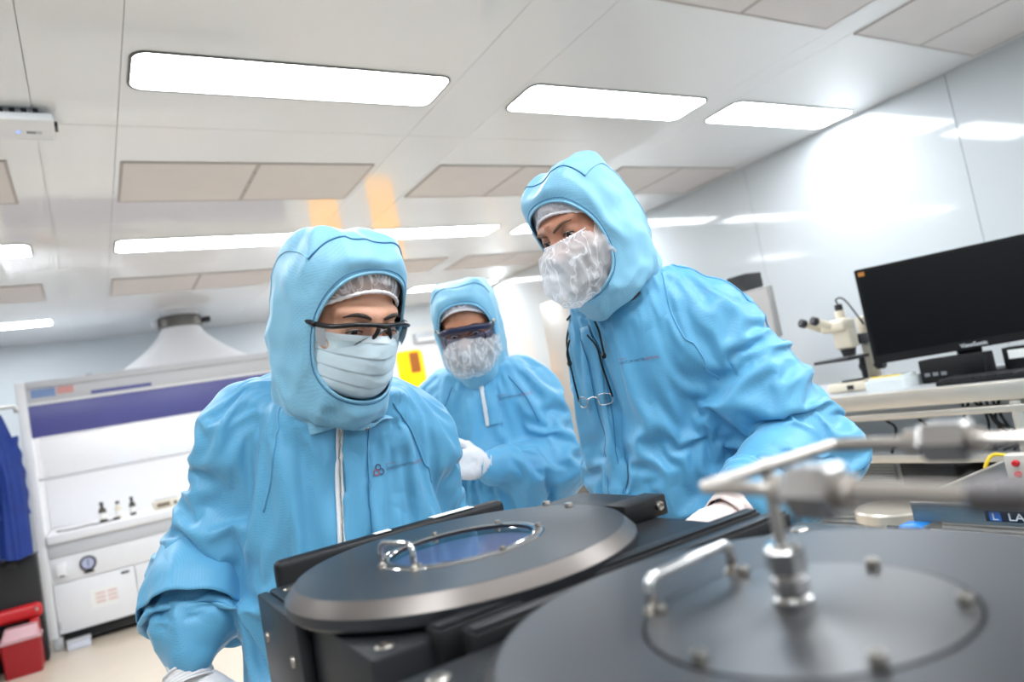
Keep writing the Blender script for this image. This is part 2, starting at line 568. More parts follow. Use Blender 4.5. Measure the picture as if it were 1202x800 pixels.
box('hinge_plate', .505, .628, .765, .905, TOP, TOP + .024, M_black, ch1, .002)
for yy in (.80, .855):
    lathe('hinge_pin', [(0, .012), (.005, .012), (.006, .010), (.006, 0), (0, 0)], M_screw, ch1, loc=(.53, yy, TOP + .024), n=16)
box('hinge_block', .560, .632, .722, .762, TOP, TOP + .027, M_blk2, ch1, .003)
lathe('block_screw', [(0, .004), (.003, .004), (.0045, .005), (.006, .004), (.0065, 0)], M_screw, ch1, loc=(.617, .722, TOP + .014), n=14, axis=(0, -1, 0))
for yy, x0 in ((.585, .225), (.545, .24)):
    r = box('rail', x0, .635, yy - .014, yy + .014, TOP - .03, TOP + .010, M_blk2, ch1, .003)
    box('rail_cap', x0 + .002, .633, yy - .010, yy + .006, TOP + .0101, TOP + .013, M_black, r, .001)
socket_screw(ch1, .42, .562, TOP + .002, .005, .004)
settle(ch1, (.39, .79, 0))

bar = thing('tablet_screen', 'black slab with rounded edge standing behind the viewport lid', 'screen')
box('casing', .19, .555, 1.022, 1.05, .86, 1.182, M_blk2, bar, .009, 3)
box('screen_face', .205, .54, 1.0505, 1.052, .88, 1.165, mat('dark_glass', (10, 11, 14), rough=.08, var=.05), bar)
box('paper_label', .43, .50, 1.024, 1.046, 1.1822, 1.1832, M_paper, bar)
box('paper_label', .335, .36, 1.024, 1.040, 1.1822, 1.1832, M_paper, bar)
box('bracket', .34, .40, 1.003, 1.0215, .80, .98, M_blk2, bar, .003)
settle(bar, (.37, 1.03, .8))

# near chamber, with the bolted plate and the gas manifold
ch2 = thing('process_chamber', 'black metal chamber in the foreground with bolted round plate and large chrome handle', 'machine')
box('body', .165, .64, .03, .528, .62, TOP, M_black, ch2, .004)
box('pedestal', .18, .62, .05, .52, 0.0, .62, M_blk2, ch2, .01)
L2 = lid(ch2, .355, .305, False)
for a in (4, 63, 122, 181, -119, -57):
    socket_screw(L2, .0885 * math.cos(math.radians(a)), .0885 * math.sin(math.radians(a)), LIDZ + .0006, .0048, .006)
u_handle(L2, (-.046, .083, LIDZ), (.044, .092, LIDZ), .022, .0042)
flush_screw(ch2, .193, .503, TOP); flush_screw(ch2, .61, .503, TOP)
box('side_rail', .6405, .652, .10, .50, 1.05, TOP - .01, M_blk2, ch2, .002)
settle(ch2, (.4, .28, 0))

M_ss = mat('brushed_tube_steel', (206, 198, 190), rough=0.28, metal=1.0, var=0.05, vscale=80)
M_nut = mat('hex_nut_steel', (188, 186, 184), rough=0.24, metal=1.0, var=0.06, vscale=120)
gm = thing('gas_manifold', 'stainless tube manifold rising from the foreground lid, forking to the right', 'pipe')
sx, sy, zt = .358, .311, 1.2743
def hexnut(name, c, axis, r, h, parent, m=M_nut):
    return lathe(name, [(0, 0), (r * .85, 0), (r, h * .12), (r, h * .88), (r * .85, h), (0, h)], m, parent, loc=c, n=6, axis=axis, smooth=False)
lathe('base_boss', [(0, 0), (.0125, 0), (.0125, .006), (.010, .008), (0, .008)], M_nut, gm, loc=(sx, sy, LIDZ + .0007), n=24)
hexnut('lower_nut', (sx, sy, LIDZ + .009), (0, 0, 1), .0115, .010, gm)
lathe('nut_collar', [(0, 0), (.0085, 0), (.0085, .003), (0, .003)], M_ss, gm, loc=(sx, sy, LIDZ + .019), n=20)
hexnut('upper_nut', (sx, sy, LIDZ + .022), (0, 0, 1), .0125, .016, gm)
lathe('nut_cap', [(0, 0), (.011, 0), (.0095, .0025), (0, .0025)], M_chrome, gm, loc=(sx, sy, LIDZ + .038), n=20)
cyl('stem', (sx, sy, LIDZ + .040), (sx, sy, zt), .0038, M_ss, gm, n=14)
lathe('tee_joint', [(0, -.006), (.0046, -.006), (.0052, -.004), (.0052, .004), (.0046, .006), (0, .006)], M_ss, gm, loc=(sx, sy, zt), n=16, axis=(1, 0, 0))
xl, xr = .301, .4287
tube('fork_tube', rounded_path([(xr, -.28, zt), (xr, sy, zt), (xl, sy, zt), (xl, .2, zt)], .006, 5), .0040, M_ss, gm, n=14)
for xx, y0, big in ((xl, .246, .96), (xr, .248, .86)):
    cyl('ferrule', (xx, y0 + .012, zt), (xx, y0, zt), .0085 * big, M_ss, gm, n=16, bev=.001)
    hexnut('fitting_nut', (xx, y0, zt), (0, -1, 0), .0155 * big, .027, gm)
    cyl('fitting_neck', (xx, y0 - .027, zt), (xx, y0 - .034, zt), .0085 * big, M_ss, gm, n=16, bev=.001)
cyl('outlet_tube', (xl, .212, zt), (xl, .158, zt), .0052, M_ss, gm, n=14)
hp = catmull([(xl, .160, zt), (xl, .12, zt - .001), (xl - .004, .05, zt - .015), (xl - .02, -.05, zt - .06), (xl - .03, -.2, zt - .2)], 220)
tube('braided_hose', hp, [.0068 + .0009 * math.sin(i * 1.3) for i in range(len(hp))], mat('braided_steel', (120, 116, 116), rough=.45, metal=.9, var=.25, vscale=700), gm, n=12)
settle(gm, (sx, sy, LIDZ))
# ------------------------------------------------------------------ fume hood at the back
M_hood = mat('hood_white_enamel', (232, 233, 236), rough=0.35, var=0.02)
M_hoodgrey = mat('hood_grey_trim', (196, 198, 202), rough=0.4, var=0.03)
M_violet = mat('hood_blue_band', (84, 86, 150), rough=0.35, var=0.06, vscale=5)
M_dark = mat('dark_plastic', (34, 34, 38), rough=0.45, var=0.08)
M_sash = None
def sash_mat():
    m = bpy.data.materials.new('sash_glass')
    m.use_nodes = True
    nt = m.node_tree
    nt.nodes.clear()
    out = nt.nodes.new('ShaderNodeOutputMaterial')
    tr = nt.nodes.new('ShaderNodeBsdfTransparent')
    df = nt.nodes.new('ShaderNodeBsdfTranslucent')
    gl = nt.nodes.new('ShaderNodeBsdfGlossy')
    gl.inputs['Roughness'].default_value = .08
    nz = nt.nodes.new('ShaderNodeTexNoise')
    nz.inputs['Scale'].default_value = 3
    rmp = nt.nodes.new('ShaderNodeMapRange')
    rmp.inputs[3].default_value = .12
    rmp.inputs[4].default_value = .22
    nt.links.new(nz.outputs['Fac'], rmp.inputs[0])
    a, b = nt.nodes.new('ShaderNodeMixShader'), nt.nodes.new('ShaderNodeMixShader')
    nt.links.new(rmp.outputs[0], a.inputs[0])
    nt.links.new(tr.outputs[0], a.inputs[1]); nt.links.new(df.outputs[0], a.inputs[2])
    b.inputs[0].default_value = .1
    nt.links.new(a.outputs[0], b.inputs[1]); nt.links.new(gl.outputs[0], b.inputs[2])
    nt.links.new(b.outputs[0], out.inputs[0])
    return m
M_sash = sash_mat()
HX0, HX1, HY0, HY1 = -0.48, 1.98, 6.92, 7.86
fh = thing('fume_hood', 'large white fume hood with blue-violet band and lit work space behind a sash', 'fume hood')
box('side_post', HX0, HX0 + .07, HY0, HY1, .10, 2.165, M_hood, fh, .008)
box('side_post', HX1 - .07, HX1, HY0, HY1, .10, 2.165, M_hood, fh, .008)
box('back_panel', HX0 + .071, HX1 - .071, HY1 - .05, HY1, .10, 2.16, M_hood, fh)
box('top_panel', HX0 + .071, HX1 - .071, HY0 + .002, HY1 - .051, 2.10, 2.16, M_hoodgrey, fh, .004)
fas = box('fascia', HX0 + .071, HX1 - .071, HY0 + .004, HY0 + .05, 1.985, 2.095, M_hoodgrey, fh, .004)
box('sticker', HX0 + .10, HX0 + .27, HY0 + .0005, HY0 + .0035, 2.02, 2.09, mat('sticker_blue', (120, 146, 190), rough=.5, var=.2, vscale=60), fas)
box('sticker', HX0 + .28, HX0 + .40, HY0 + .0005, HY0 + .0035, 2.03, 2.09, mat('sticker_red', (206, 150, 146), rough=.5, var=.25, vscale=60), fas)
box('slot', HX0 + .52, HX0 + .98, HY0 + .0005, HY0 + .0035, 1.992, 2.022, M_violet, fas)
box('band', HX0 + .071, HX1 - .071, HY0 + .012, HY0 + .04, 1.70, 1.96, M_violet, fh, .003)
box('band_trim', HX0 + .071, HX1 - .071, HY0 + .006, HY0 + .045, 1.961, 1.984, M_hood, fh, .003)
s = box('sash', HX0 + .075, HX1 - .075, HY0 + .02, HY0 + .028, 1.37, 1.69, M_sash, fh)
box('sash_rail', HX0 + .075, HX1 - .075, HY0 + .012, HY0 + .036, 1.345, 1.369, M_hoodgrey, s, .003)
box('sash_rail', HX0 + .075, HX1 - .075, HY0 + .012, HY0 + .036, 1.6905, 1.6995, M_hood, s, .002)
box('worktop', HX0 + .071, HX1 - .071, HY0 - .03, HY1 - .051, .83, .905, M_hood, fh, .012)
box('front_lip', HX0 + .071, HX1 - .071, HY0 + .0, HY0 + .04, .72, .829, M_hoodgrey, fh, .006)
box('inner_lamp', HX0 + .30, HX1 - .30, HY0 + .30, HY0 + .42, 2.06, 2.095, mat('hood_lamp', (255, 253, 246), emit=HOODLAMP, var=.01), fh)
box('control_panel', HX0 + .071, HX1 - .071, HY0 + .01, HY0 + .05, .515, .718, M_hood, fh, .004)
for i, (a, b) in enumerate(((HX0 + .075, .17), (.174, .76), (.764, 1.33), (1.334, HX1 - .075))):
    d = box('cabinet_door', a, b, HY0 + .008, HY0 + .04, .12, .51, M_hood, fh, .005)
    box('door_pull', b - .10, b - .04, HY0 - .004, HY0 + .0075, .468, .484, M_dark if i == 0 else M_hoodgrey, d, .003)
    box('hinge', a + .004, a + .018, HY0 + .001, HY0 + .0075, .16, .22, M_hoodgrey, d, .001)
g = lathe('pressure_gauge', [(0, 0), (.058, 0), (.060, .006), (.058, .022), (.050, .024), (.046, .016), (0, .016)], M_dark, fh, loc=(-.15, HY0 + .0095, .622), n=40, axis=(0, -1, 0))
lathe('gauge_face', [(0, .0165), (.045, .0165)], mat('gauge_face', (178, 184, 214), rough=.3, var=.1, vscale=50), g, loc=(-.15, HY0 + .0095, .622), n=32, axis=(0, -1, 0))
box('needle', -.153, -.147, HY0 - .009, HY0 - .0075, .60, .655, M_dark, g)
box('gauge_tab', -.185, -.115, HY0 - .003, HY0 + .009, .545, .562, M_dark, fh, .003)
sw = box('switch_box', -.372, -.30, HY0 - .028, HY0 + .0095, .572, .672, M_hood, fh, .006)
box('switch_slot', -.352, -.32, HY0 - .030, HY0 - .028, .566, .574, M_dark, sw)
pn = box('notice', -.165, .015, HY0 + .0055, HY0 + .0075, .25, .40, M_paper, fh)
for k in range(3):
    for q in range(2):
        box('notice_print', -.13 + .085 * q, -.06 + .085 * q, HY0 + .0045, HY0 + .0052, .285 + .033 * k, .305 + .033 * k, mat('faded_red_print', (226, 200, 196), rough=.6, var=.2, vscale=80), pn)
box('plinth', HX0 + .10, HX1 - .10, HY0 + .06, HY1 - .06, .035, .0995, M_rub, fh)
for xx in (HX0 + .03, HX1 - .09):
    for yy in (HY0 + .02, HY1 - .08):
        box('foot', xx, xx + .06, yy, yy + .06, .001, .0995, M_hoodgrey, fh, .004)
settle(fh, (.75, 7.4, 0))
box_ = thing('floor_block', 'small pale block on the floor under the front corner of the fume hood', 'block')
box('body', -.36, -.20, 6.80, 6.90, .001, .062, mat('pale_blue_plastic', (206, 212, 226), rough=.5, var=.05), box_, .006)
box('lid', -.365, -.195, 6.795, 6.905, .0625, .072, M_hoodgrey, box_, .003)
settle(box_, (-.28, 6.85, 0))

# exhaust duct over the hood
du = thing('exhaust_duct', 'white flared exhaust duct with grey metal collar on top of the fume hood', 'duct')
cx, cy = .86, 7.42
bm = bmesh.new()
nseg = 40
rings = []
for t in np.linspace(0, 1, 9):
    e = (1 - t) ** 1.5
    ring = []
    for i in range(nseg):
        a = 2 * math.pi * i / nseg
        ca, sa = math.cos(a), math.sin(a)
        sq = 1 / max(abs(ca), abs(sa))
        rx = .17 + e * (.50 * (.35 + .65 * sq) - .17 + .12)
        ry = .17 + e * (.30 * (.35 + .65 * sq) - .17 + .06)
        ring.append(bm.verts.new((cx + rx * ca, cy + ry * sa, 2.166 + t * .40)))
    rings.append(ring)
for a, b in zip(rings, rings[1:]):
    for i in range(nseg):
        bm.faces.new((a[i], a[(i + 1) % nseg], b[(i + 1) % nseg], b[i]))
bm_obj('flare', bm, M_hood, du, True)
lathe('collar', [(.17, 2.555), (.196, 2.56), (.20, 2.575), (.20, 2.645), (.196, 2.66), (.17, 2.665)], mat('collar_metal', (110, 108, 104), rough=.4, metal=.8, var=.1, vscale=15), du, loc=(cx, cy, 0), n=40)
lathe('duct_pipe', [(.168, 2.60), (.168, CEIL - .0005)], M_hood, du, loc=(cx, cy, 0), n=40)
box('clamp', cx - .25, cx - .20, cy - .06, cy + .0, 2.585, 2.64, M_hoodgrey, du, .006)
box('clamp', cx + .20, cx + .27, cy - .06, cy + .0, 2.585, 2.64, M_dark, du, .006)
for xx in (.02, 1.55):
    box('sensor', xx, xx + .05, 7.05, 7.10, 2.165, 2.18, M_dark, du, .003)
settle(du, (cx, cy, 2.165))

# things inside the hood
M_ivory = mat('ivory_ceramic', (226, 218, 200), rough=.5, var=.06)
M_bot = mat('brown_bottle', (70, 62, 52), rough=.25, var=.15)
WT = .9055
for i, (x, y, h, r, lab) in enumerate(((.00, 7.16, .17, .030, 'dark bottle in the fume hood, leftmost of the three'), (.12, 7.18, .15, .028, 'dark bottle in the fume hood, middle of the three'), (.23, 7.22, .16, .026, 'dark bottle in the fume hood, rightmost of the three'))):
    b = thing('reagent_bottle', lab, 'bottle', 'bottles in the fume hood')
    lathe('body', [(0, 0), (r, 0), (r, h * .6), (r * .45, h * .75), (r * .45, h * .85), (0, h * .85)], M_ivory if i == 1 else M_bot, b, loc=(x, y, WT), n=20)
    lathe('cap', [(0, h * .85), (r * .55, h * .85), (r * .55, h), (0, h)], M_dark, b, loc=(x, y, WT), n=16)
    lathe('label', [(r * 1.02, h * .15), (r * 1.02, h * .45)], M_paper, b, loc=(x, y, WT), n=20)
    settle(b, (x, y, WT))
def hotplate(x, y, label):
    t = thing('hot_plate', label, 'hot plate', 'hot plates in the fume hood')
    box('body', x - .11, x + .11, y - .10, y + .12, WT, WT + .075, M_ivory, t, .01)
    box('plate', x - .09, x + .09, y - .07, y + .11, WT + .0755, WT + .09, M_hoodgrey, t, .003)
    box('display', x - .085, x + .02, y - .1035, y - .1005, WT + .02, WT + .055, mat('display_brown', (120, 104, 84), rough=.4, var=.1), t)
    lathe('knob', [(0, .014), (.013, .014), (.015, 0), (0, 0)], M_dark, t, loc=(x + .065, y - .1005, WT + .038), n=16, axis=(0, -1, 0))
    settle(t, (x, y, WT))
hotplate(.50, 7.22, 'ivory hot plate with brown display in the fume hood, right of the bottles')
hotplate(1.25, 7.25, 'ivory hot plate in the fume hood nearest the blue sleeve')
for x, y, w, h, lab in ((.80, 7.14, .06, .12, 'narrow dark-topped jar in the fume hood between the hot plates'),):
    t = thing('jar', lab, 'jar')
    lathe('body', [(0, 0), (w * .5, 0), (w * .5, h * .8), (0, h * .8)], M_ivory, t, loc=(x, y, WT), n=20)
    lathe('lid', [(0, h * .8), (w * .52, h * .8), (w * .52, h), (0, h)], M_dark, t, loc=(x, y, WT), n=20)
    settle(t, (x, y, WT))
t = thing('tray', 'low pale tray with small red mark in the fume hood', 'tray')
bm = bmesh.new()
bbox(bm, .88, 1.10, 7.08, 7.30, WT, WT + .008, .002)
for a, b, c, d in ((.88, .89, 7.08, 7.30), (1.09, 1.10, 7.08, 7.30), (.89, 1.09, 7.08, 7.09), (.89, 1.09, 7.29, 7.30)):
    bbox(bm, a, b, c, d, WT + .008, WT + .05, .002)
bm_obj('body', bm, M_ivory, t)
box('mark', .95, .99, 7.0775, 7.0795, WT + .015, WT + .04, mat('red_mark', (190, 60, 40), rough=.5, var=.05), t)
settle(t, (.99, 7.19, WT))
tube_o = thing('cable', 'thin dark cable lying on the left of the fume hood worktop', 'cable')
tube('cord', catmull([(-.34, 7.12, WT + .006), (-.22, 7.02, WT + .006), (-.10, 7.08, WT + .006), (-.06, 7.02, WT + .006), (.07, 7.04, WT + .006)], 40), .006, M_dark, tube_o, n=6)
lathe('plug', [(0, 0), (.012, 0), (.012, .05), (0, .05)], M_dark, tube_o, loc=(.07, 7.04, WT + .012), n=10, axis=(1, 0, 0))
settle(tube_o, (-.1, 7.05, WT))

# white unit under the ceiling, left edge
M_unit = mat('unit_white_plastic', (226, 228, 230), rough=.35, var=.02)
un = thing('ceiling_unit', 'white box unit with blue light mounted under the ceiling at the left edge', 'ceiling unit')
box('casing', -.62, .022, 2.955, 3.15, 2.655, 2.685, M_unit, un, .008, 3)
box('mount_plate', -.60, -.02, 2.985, 3.12, 2.6855, CEIL - .0005, M_hoodgrey, un)
for k in range(16):
    box('top_fin', -.58 + k * .036, -.562 + k * .036, 2.968, 2.978, 2.6855, 2.704, M_dark, un)
led = lathe('indicator_light', [(0, .001), (.006, .001), (.007, 0)], mat('blue_led', (90, 120, 255), emit=2.0, var=.01), un, loc=(-.095, 3.07, 2.6549), n=12, axis=(0, 0, -1))
lb = box('label_strip', -.070, -.02, 3.058, 3.082, 2.6537, 2.6548, M_hoodgrey, un)
for k in range(4):
    box('label_print', -.068 + k * .007, -.063 + k * .007, 3.063, 3.077, 2.6530, 2.6536, M_dark, lb)
box('port', .0225, .034, 3.02, 3.08, 2.662, 2.68, M_dark, un, .002)
settle(un, (-.3, 3.05, 2.655))

# ------------------------------------------------------------------ left edge: gown rack, case, sharps bins
rk = thing('garment_rack', 'steel garment rail behind the hanging blue gowns', 'rack')
tube('rail', rounded_path([(-1.7, 6.62, .02), (-1.7, 6.62, 1.95), (-.47, 6.62, 1.95), (-.47, 6.62, 1.90)], .05), .014, M_steel, rk)
cyl('post', (-1.1, 6.62, .03), (-1.1, 6.62, 1.937), .014, M_steel, rk)
for xx in (-1.7, -1.1):
    tube('foot', [(xx, 6.36, .015), (xx, 6.88, .015)], .014, M_steel, rk)
settle(rk, (-1.1, 6.62, 0))
M_navy = mat('deep_blue_fabric', (10, 48, 128), rough=.65, var=.22, vscale=9, bump=.003, bscale=24)
rng = np.random.RandomState(4)
def hanging_gown(x, yaw, seed, label, wid=.2):
    t = thing('hanging_gown', label, 'gown', 'blue gowns on the rail')
    nU, nV = 72, 40
    V, F = [], []
    ph = rng.rand(8) * 6.28
    for j in range(nV + 1):
        s = j / nV
        z = 1.90 - 1.08 * s
        w = .035 + (wid - .035) * min(1, (s * 4) ** .7) * (1 + .12 * s)
        dpt = .03 + .075 * min(1, s * 2.2)
        for i in range(nU):
            a = 2 * math.pi * i / nU
            f = 1 + .16 * min(1, s * 3) * (math.sin(5 * a + ph[0] + 1.3 * s) * .6 + math.sin(9 * a + ph[1] - 2 * s) * .45 + .3 * math.sin(14 * a + ph[2]))
            lx, ly = w * math.cos(a) * f, dpt * math.sin(a) * f
            V.append((x + lx * math.cos(yaw) - ly * math.sin(yaw), 6.62 + lx * math.sin(yaw) + ly * math.cos(yaw), z + .012 * math.sin(3 * a + ph[3]) * s))
    for j in range(nV):
        for i in range(nU):
            F.append((j * nU + i, j * nU + (i + 1) % nU, (j + 1) * nU + (i + 1) % nU, (j + 1) * nU + i))
    mesh_obj('fabric', V, F, M_navy, t, smooth=True)
    hk = [(x, 6.62, 1.897)] + [(x + .0, 6.62 + .022 * math.sin(q), 1.952 + .022 * -math.cos(q)) for q in np.linspace(.0, 4.4, 12)]
    tube('hook', hk, .0035, M_steel, t, n=8)
    for sgn in (-1, 1):
        pts = catmull([(x + sgn * wid * .75 * math.cos(yaw), 6.62 + sgn * wid * .75 * math.sin(yaw) - .03, 1.72), (x + sgn * wid * 1.1 * math.cos(yaw), 6.58 + sgn * wid * 1.1 * math.sin(yaw), 1.45), (x + sgn * wid * 1.15 * math.cos(yaw), 6.56 + sgn * wid * 1.15 * math.sin(yaw), 1.12)], 24)
        tube('sleeve', pts, np.linspace(.06, .05, 24) * (1 + .12 * np.sin(np.arange(24) * 1.1 + seed)), M_navy, t, n=14)
    settle(t, (x, 6.62, .82))
hanging_gown(-.60, .9, 1, 'deep blue gown hanging beside the fume hood, rightmost on the rail', .115)
hanging_gown(-.92, 1.1, 2, 'deep blue gown on the rail cut by the left edge of the picture', .15)
cs = thing('black_case', 'black upright case on the floor between gowns and fume hood', 'case')
box('body', -.82, -.475, 6.70, 6.88, .001, .79, M_rub, cs, .012)
box('lid_rim', -.825, -.470, 6.695, 6.885, .7905, .81, M_dark, cs, .005)
box('catch', -.66, -.60, 6.69, 6.6945, .74, .80, M_dark, cs, .002)
settle(cs, (-.65, 6.79, 0))
M_red = mat('red_plastic', (190, 20, 28), rough=.35, var=.08, vscale=8)
M_redd = mat('dark_red_plastic', (150, 16, 26), rough=.4, var=.08, vscale=8)
M_clr = mat('clear_pink_plastic', (222, 176, 182), rough=.2, var=.05, alpha=.75)
def sharps(x, y, label, w=.25):
    t = thing('sharps_bin', label, 'bin', 'red sharps bins')
    bm = bmesh.new()
    lo = rrect(x - w * .44, x + w * .44, y - .075, y + .075, .02, 4)
    hi = rrect(x - w * .5, x + w * .5, y - .085, y + .085, .022, 4)
    a = [bm.verts.new((p[0], p[1], .001)) for p in lo]
    b = [bm.verts.new((p[0], p[1], .245)) for p in hi]
    n = len(a)
    for i in range(n):
        bm.faces.new((a[i], a[(i + 1) % n], b[(i + 1) % n], b[i]))
    bm.faces.new(a[::-1]); bm.faces.new(b)
    bm_obj('tub', bm, M_redd, t, True, 40)
    ld = prism('lid', rrect(x - w * .53, x + w * .53, y - .093, y + .093, .025, 4), .2455, .265, M_clr, t)
    bm = bmesh.new()
    a = [bm.verts.new((p[0], p[1], .2655)) for p in rrect(x - w * .46, x + w * .46, y - .075, y + .075, .02, 4)]
    b = [bm.verts.new((p[0] , p[1] + .02, .335)) for p in rrect(x - w * .36, x + w * .44, y - .045, y + .055, .02, 4)]
    for i in range(n):
        bm.faces.new((a[i], a[(i + 1) % n], b[(i + 1) % n], b[i]))
    bm.faces.new(a[::-1]); bm.faces.new(b)
    bm_obj('dome', bm, M_clr, ld, True, 40)
    settle(t, (x, y, 0))
sharps(-.615, 6.50, 'dark red sharps bin with clear lid on the floor beside the fume hood')
sharps(-.845, 6.49, 'red sharps bin half cut by the left edge of the picture', .17)
rh = thing('red_carrier', 'bright red rounded carrier lying above the sharps bin beside the black case', 'carrier')
bm = bmesh.new()
bbox(bm, -.99, -.47, 6.605, 6.69, .35, .46, .04, 4)
bm_obj('shell', bm, M_red, rh, True, 50)
box('leg', -.985, -.95, 6.615, 6.675, .001, .352, M_red, rh, .01)
box('leg', -.56, -.50, 6.615, 6.675, .001, .352, M_red, rh, .01)
lathe('rivet', [(0, .004), (.010, .003), (.012, 0)], M_steel, rh, loc=(-.505, 6.60, .415), n=14, axis=(0, -1, 0))
settle(rh, (-.7, 6.645, 0))

# ------------------------------------------------------------------ stainless cabinet by the right wall
M_ssdoor = mat('satin_steel_door', (200, 196, 190), rough=.36, metal=.85, var=.06, vscale=3)
cb = thing('steel_cabinet', 'tall stainless steel cabinet by the right wall behind the bending man', 'cabinet')
box('body', 3.62, 4.44, 4.25, 5.30, .09, 2.10, mat('cabinet_grey_paint', (120, 119, 117), rough=.6, metal=.2, var=.05), cb, .006)
for a, b in ((4.262, 4.772), (4.778, 5.288)):
    d = box('door', 3.598, 3.6195, a, b, .62, 2.09, M_ssdoor, cb, .003)
    cyl('handle', (3.575, (a + .05) if a > 4.5 else (b - .05), 1.1), (3.575, (a + .05) if a > 4.5 else (b - .05), 1.3), .008, M_steel, d, n=12)
    box('lower_door', 3.598, 3.6195, a, b, .10, .61, mat('dark_steel_door', (120, 118, 114), rough=.4, metal=.85, var=.06), cb, .003)
for xx in (3.66, 4.36):
    for yy in (4.29, 5.24):
        cyl('foot', (xx, yy, .001), (xx, yy, .0895), .02, M_dark, cb, n=12)
settle(cb, (4.03, 4.78, 0))
cc = thing('wall_cable', 'black cable running down beside the stainless cabinet', 'cable')
tube('cord', catmull([(4.445, 5.6, 1.0), (4.44, 5.62, .7), (4.44, 5.72, .35), (4.43, 5.8, .02)], 30), .014, M_rub, cc, n=8)
box('wall_socket', 4.435, 4.459, 5.55, 5.65, .98, 1.10, M_unit, cc, .004)
settle(cc, (4.44, 5.8, 0))

# ------------------------------------------------------------------ bench on the right
M_bench = mat('bench_laminate', (176, 178, 180), rough=.35, var=.04)
M_edge = mat('bench_edge_steel', (206, 198, 186), rough=.3, metal=.6, var=.04)
TX0, TX1, TY0, TY1, TZ = 2.83, 3.66, -.2, 3.6, 1.06
bn = thing('lab_bench', 'long grey bench with steel edge and lower shelf along the right wall', 'bench')
box('top', TX0 + .0205, TX1, TY0, TY1, TZ - .03, TZ, M_bench, bn, .002)
box('front_edge', TX0, TX0 + .02, TY0, TY1, TZ - .068, TZ + .001, M_edge, bn, .004)
box('front_rail', TX0 + .01, TX0 + .05, TY0, TY1, .945, .972, M_edge, bn, .004)
box('lower_shelf', TX0 + .03, TX1, TY0 + .02, TY1 - .02, .765, .785, M_bench, bn, .002)
box('shelf_rail', TX0 + .008, TX0 + .0295, TY0 + .02, TY1 - .02, .762, .794, M_edge, bn, .003)
box('cable_panel', 3.10, 3.115, TY0, TY1, .787, 1.029, mat('panel_pale', (206, 210, 212), rough=.5, var=.03), bn)
box('modesty_panel', TX1 - .03, TX1 - .01, TY0, TY1, .40, 1.02, mat('panel_grey', (168, 172, 174), rough=.5, var=.03), bn)
for yy in (TY0 + .03, 1.27, 2.5, TY1 - .07):
    for xx in (TX0 + .012, TX1 - .08):
        box('leg', xx, xx + .04, yy, yy + .04, .001, TZ - .069 if xx < 3 else TZ - .031, M_edge, bn, .004)
settle(bn, (3.2, 1.7, 0))

# monitor turned towards the room
M_scr = mat('monitor_screen', (4, 6, 8), rough=.3, spec=.25, var=.1, vscale=3)
M_bez = mat('monitor_bezel', (12, 12, 14), rough=.5, spec=.3, var=.1)
mn = thing('computer_monitor', 'large black switched-off monitor turned towards the room on the bench', 'monitor')
_c = Vector((3.0, 1.881, 1.172))          # lower left corner of the front
_ex = Vector((.562, -.827, 0)).normalized()
_ez = Vector((0, 0, 1))
_en = Vector((-.827, -.562, 0)).normalized()
mon = lambda x, y, z: tuple(_c + _ex * x + _ez * y + _en * z)
MW, MH = .745, .432
prism('back_shell', rrect(0, MW, 0, MH, .006, 3), -.045, -.006, M_bez, mn, mon)
ring_prism('bezel', rrect(0, MW, 0, MH, .006, 3), rrect(.011, MW - .011, .036, MH - .011, .003, 3), -.0058, .0, M_bez, mn, mon)
prism('screen', rrect(.011, MW - .011, .036, MH - .011, .003, 3), -.0057, -.0022, M_scr, mn, mon)
place_text('brand_lettering', 'ViewSonic', .024, mon(.335, .0100, .0015), _ex, _ez, mat('silver_print', (226, 228, 232), rough=.4, var=.02), mn, True)
lb = prism('corner_sticker', rrect(.013, .038, MH - .032, MH - .014, .002, 2), -.0021, -.0012, mat('sticker_orange', (190, 120, 40), rough=.5, var=.25, vscale=150), mn, mon)
prism('stand_neck', rrect(MW / 2 - .045, MW / 2 + .045, -.11, .2, .01, 3), -.085, -.046, M_bez, mn, mon)
_b = mon(MW / 2, 0, -.05)
box('stand_base', _b[0] - .085, _b[0] + .11, _b[1] - .12, _b[1] + .12, TZ + .0005, TZ + .014, M_bez, mn, .005)
settle(mn, (_b[0], _b[1], TZ))

# microscope
M_ivo = mat('microscope_ivory', (226, 216, 196), rough=.35, var=.04)
mi = thing('stereo_microscope', 'ivory stereo microscope with black eyepieces on the bench behind the monitor', 'microscope')
mx_, my_ = 3.13, 2.06
box('base', mx_ - .11, mx_ + .13, my_ - .10, my_ + .10, TZ + .0005, TZ + .045, M_ivo, mi, .012)
lathe('stage_plate', [(0, .052), (.05, .052), (.052, .046), (0, .046)], M_dark, mi, loc=(mx_ - .04, my_, TZ), n=32)
box('column', mx_ + .065, mx_ + .115, my_ - .055, my_ - .005, TZ + .0455, TZ + .34, M_ivo, mi, .01)
cyl('focus_knob', (mx_ + .09, my_ - .09, TZ + .10), (mx_ + .09, my_ + .03, TZ + .10), .024, M_dark, mi, bev=.003)
box('stage_arm', mx_ - .10, mx_ + .10, my_ - .04, my_ + .15, TZ + .145, TZ + .16, M_dark, mi, .004)
cyl('stage_post', (mx_ + .03, my_ - .02, TZ + .046), (mx_ + .03, my_ - .02, TZ + .1445), .013, M_dark, mi)
box('carrier', mx_ - .0, mx_ + .075, my_ - .055, my_ + .005, TZ + .21, TZ + .26, M_dark, mi, .006)
bm = bmesh.new()
bbox(bm, mx_ - .07, mx_ + .0, my_ - .05, my_ + .04, TZ + .20, TZ + .30, .015, 3)
bm_obj('body', bm, M_ivo, mi, True, 50)
cyl('objective', (mx_ - .035, my_ - .005, TZ + .165), (mx_ - .035, my_ - .005, TZ + .20), .028, M_dark, mi, r2=.036)
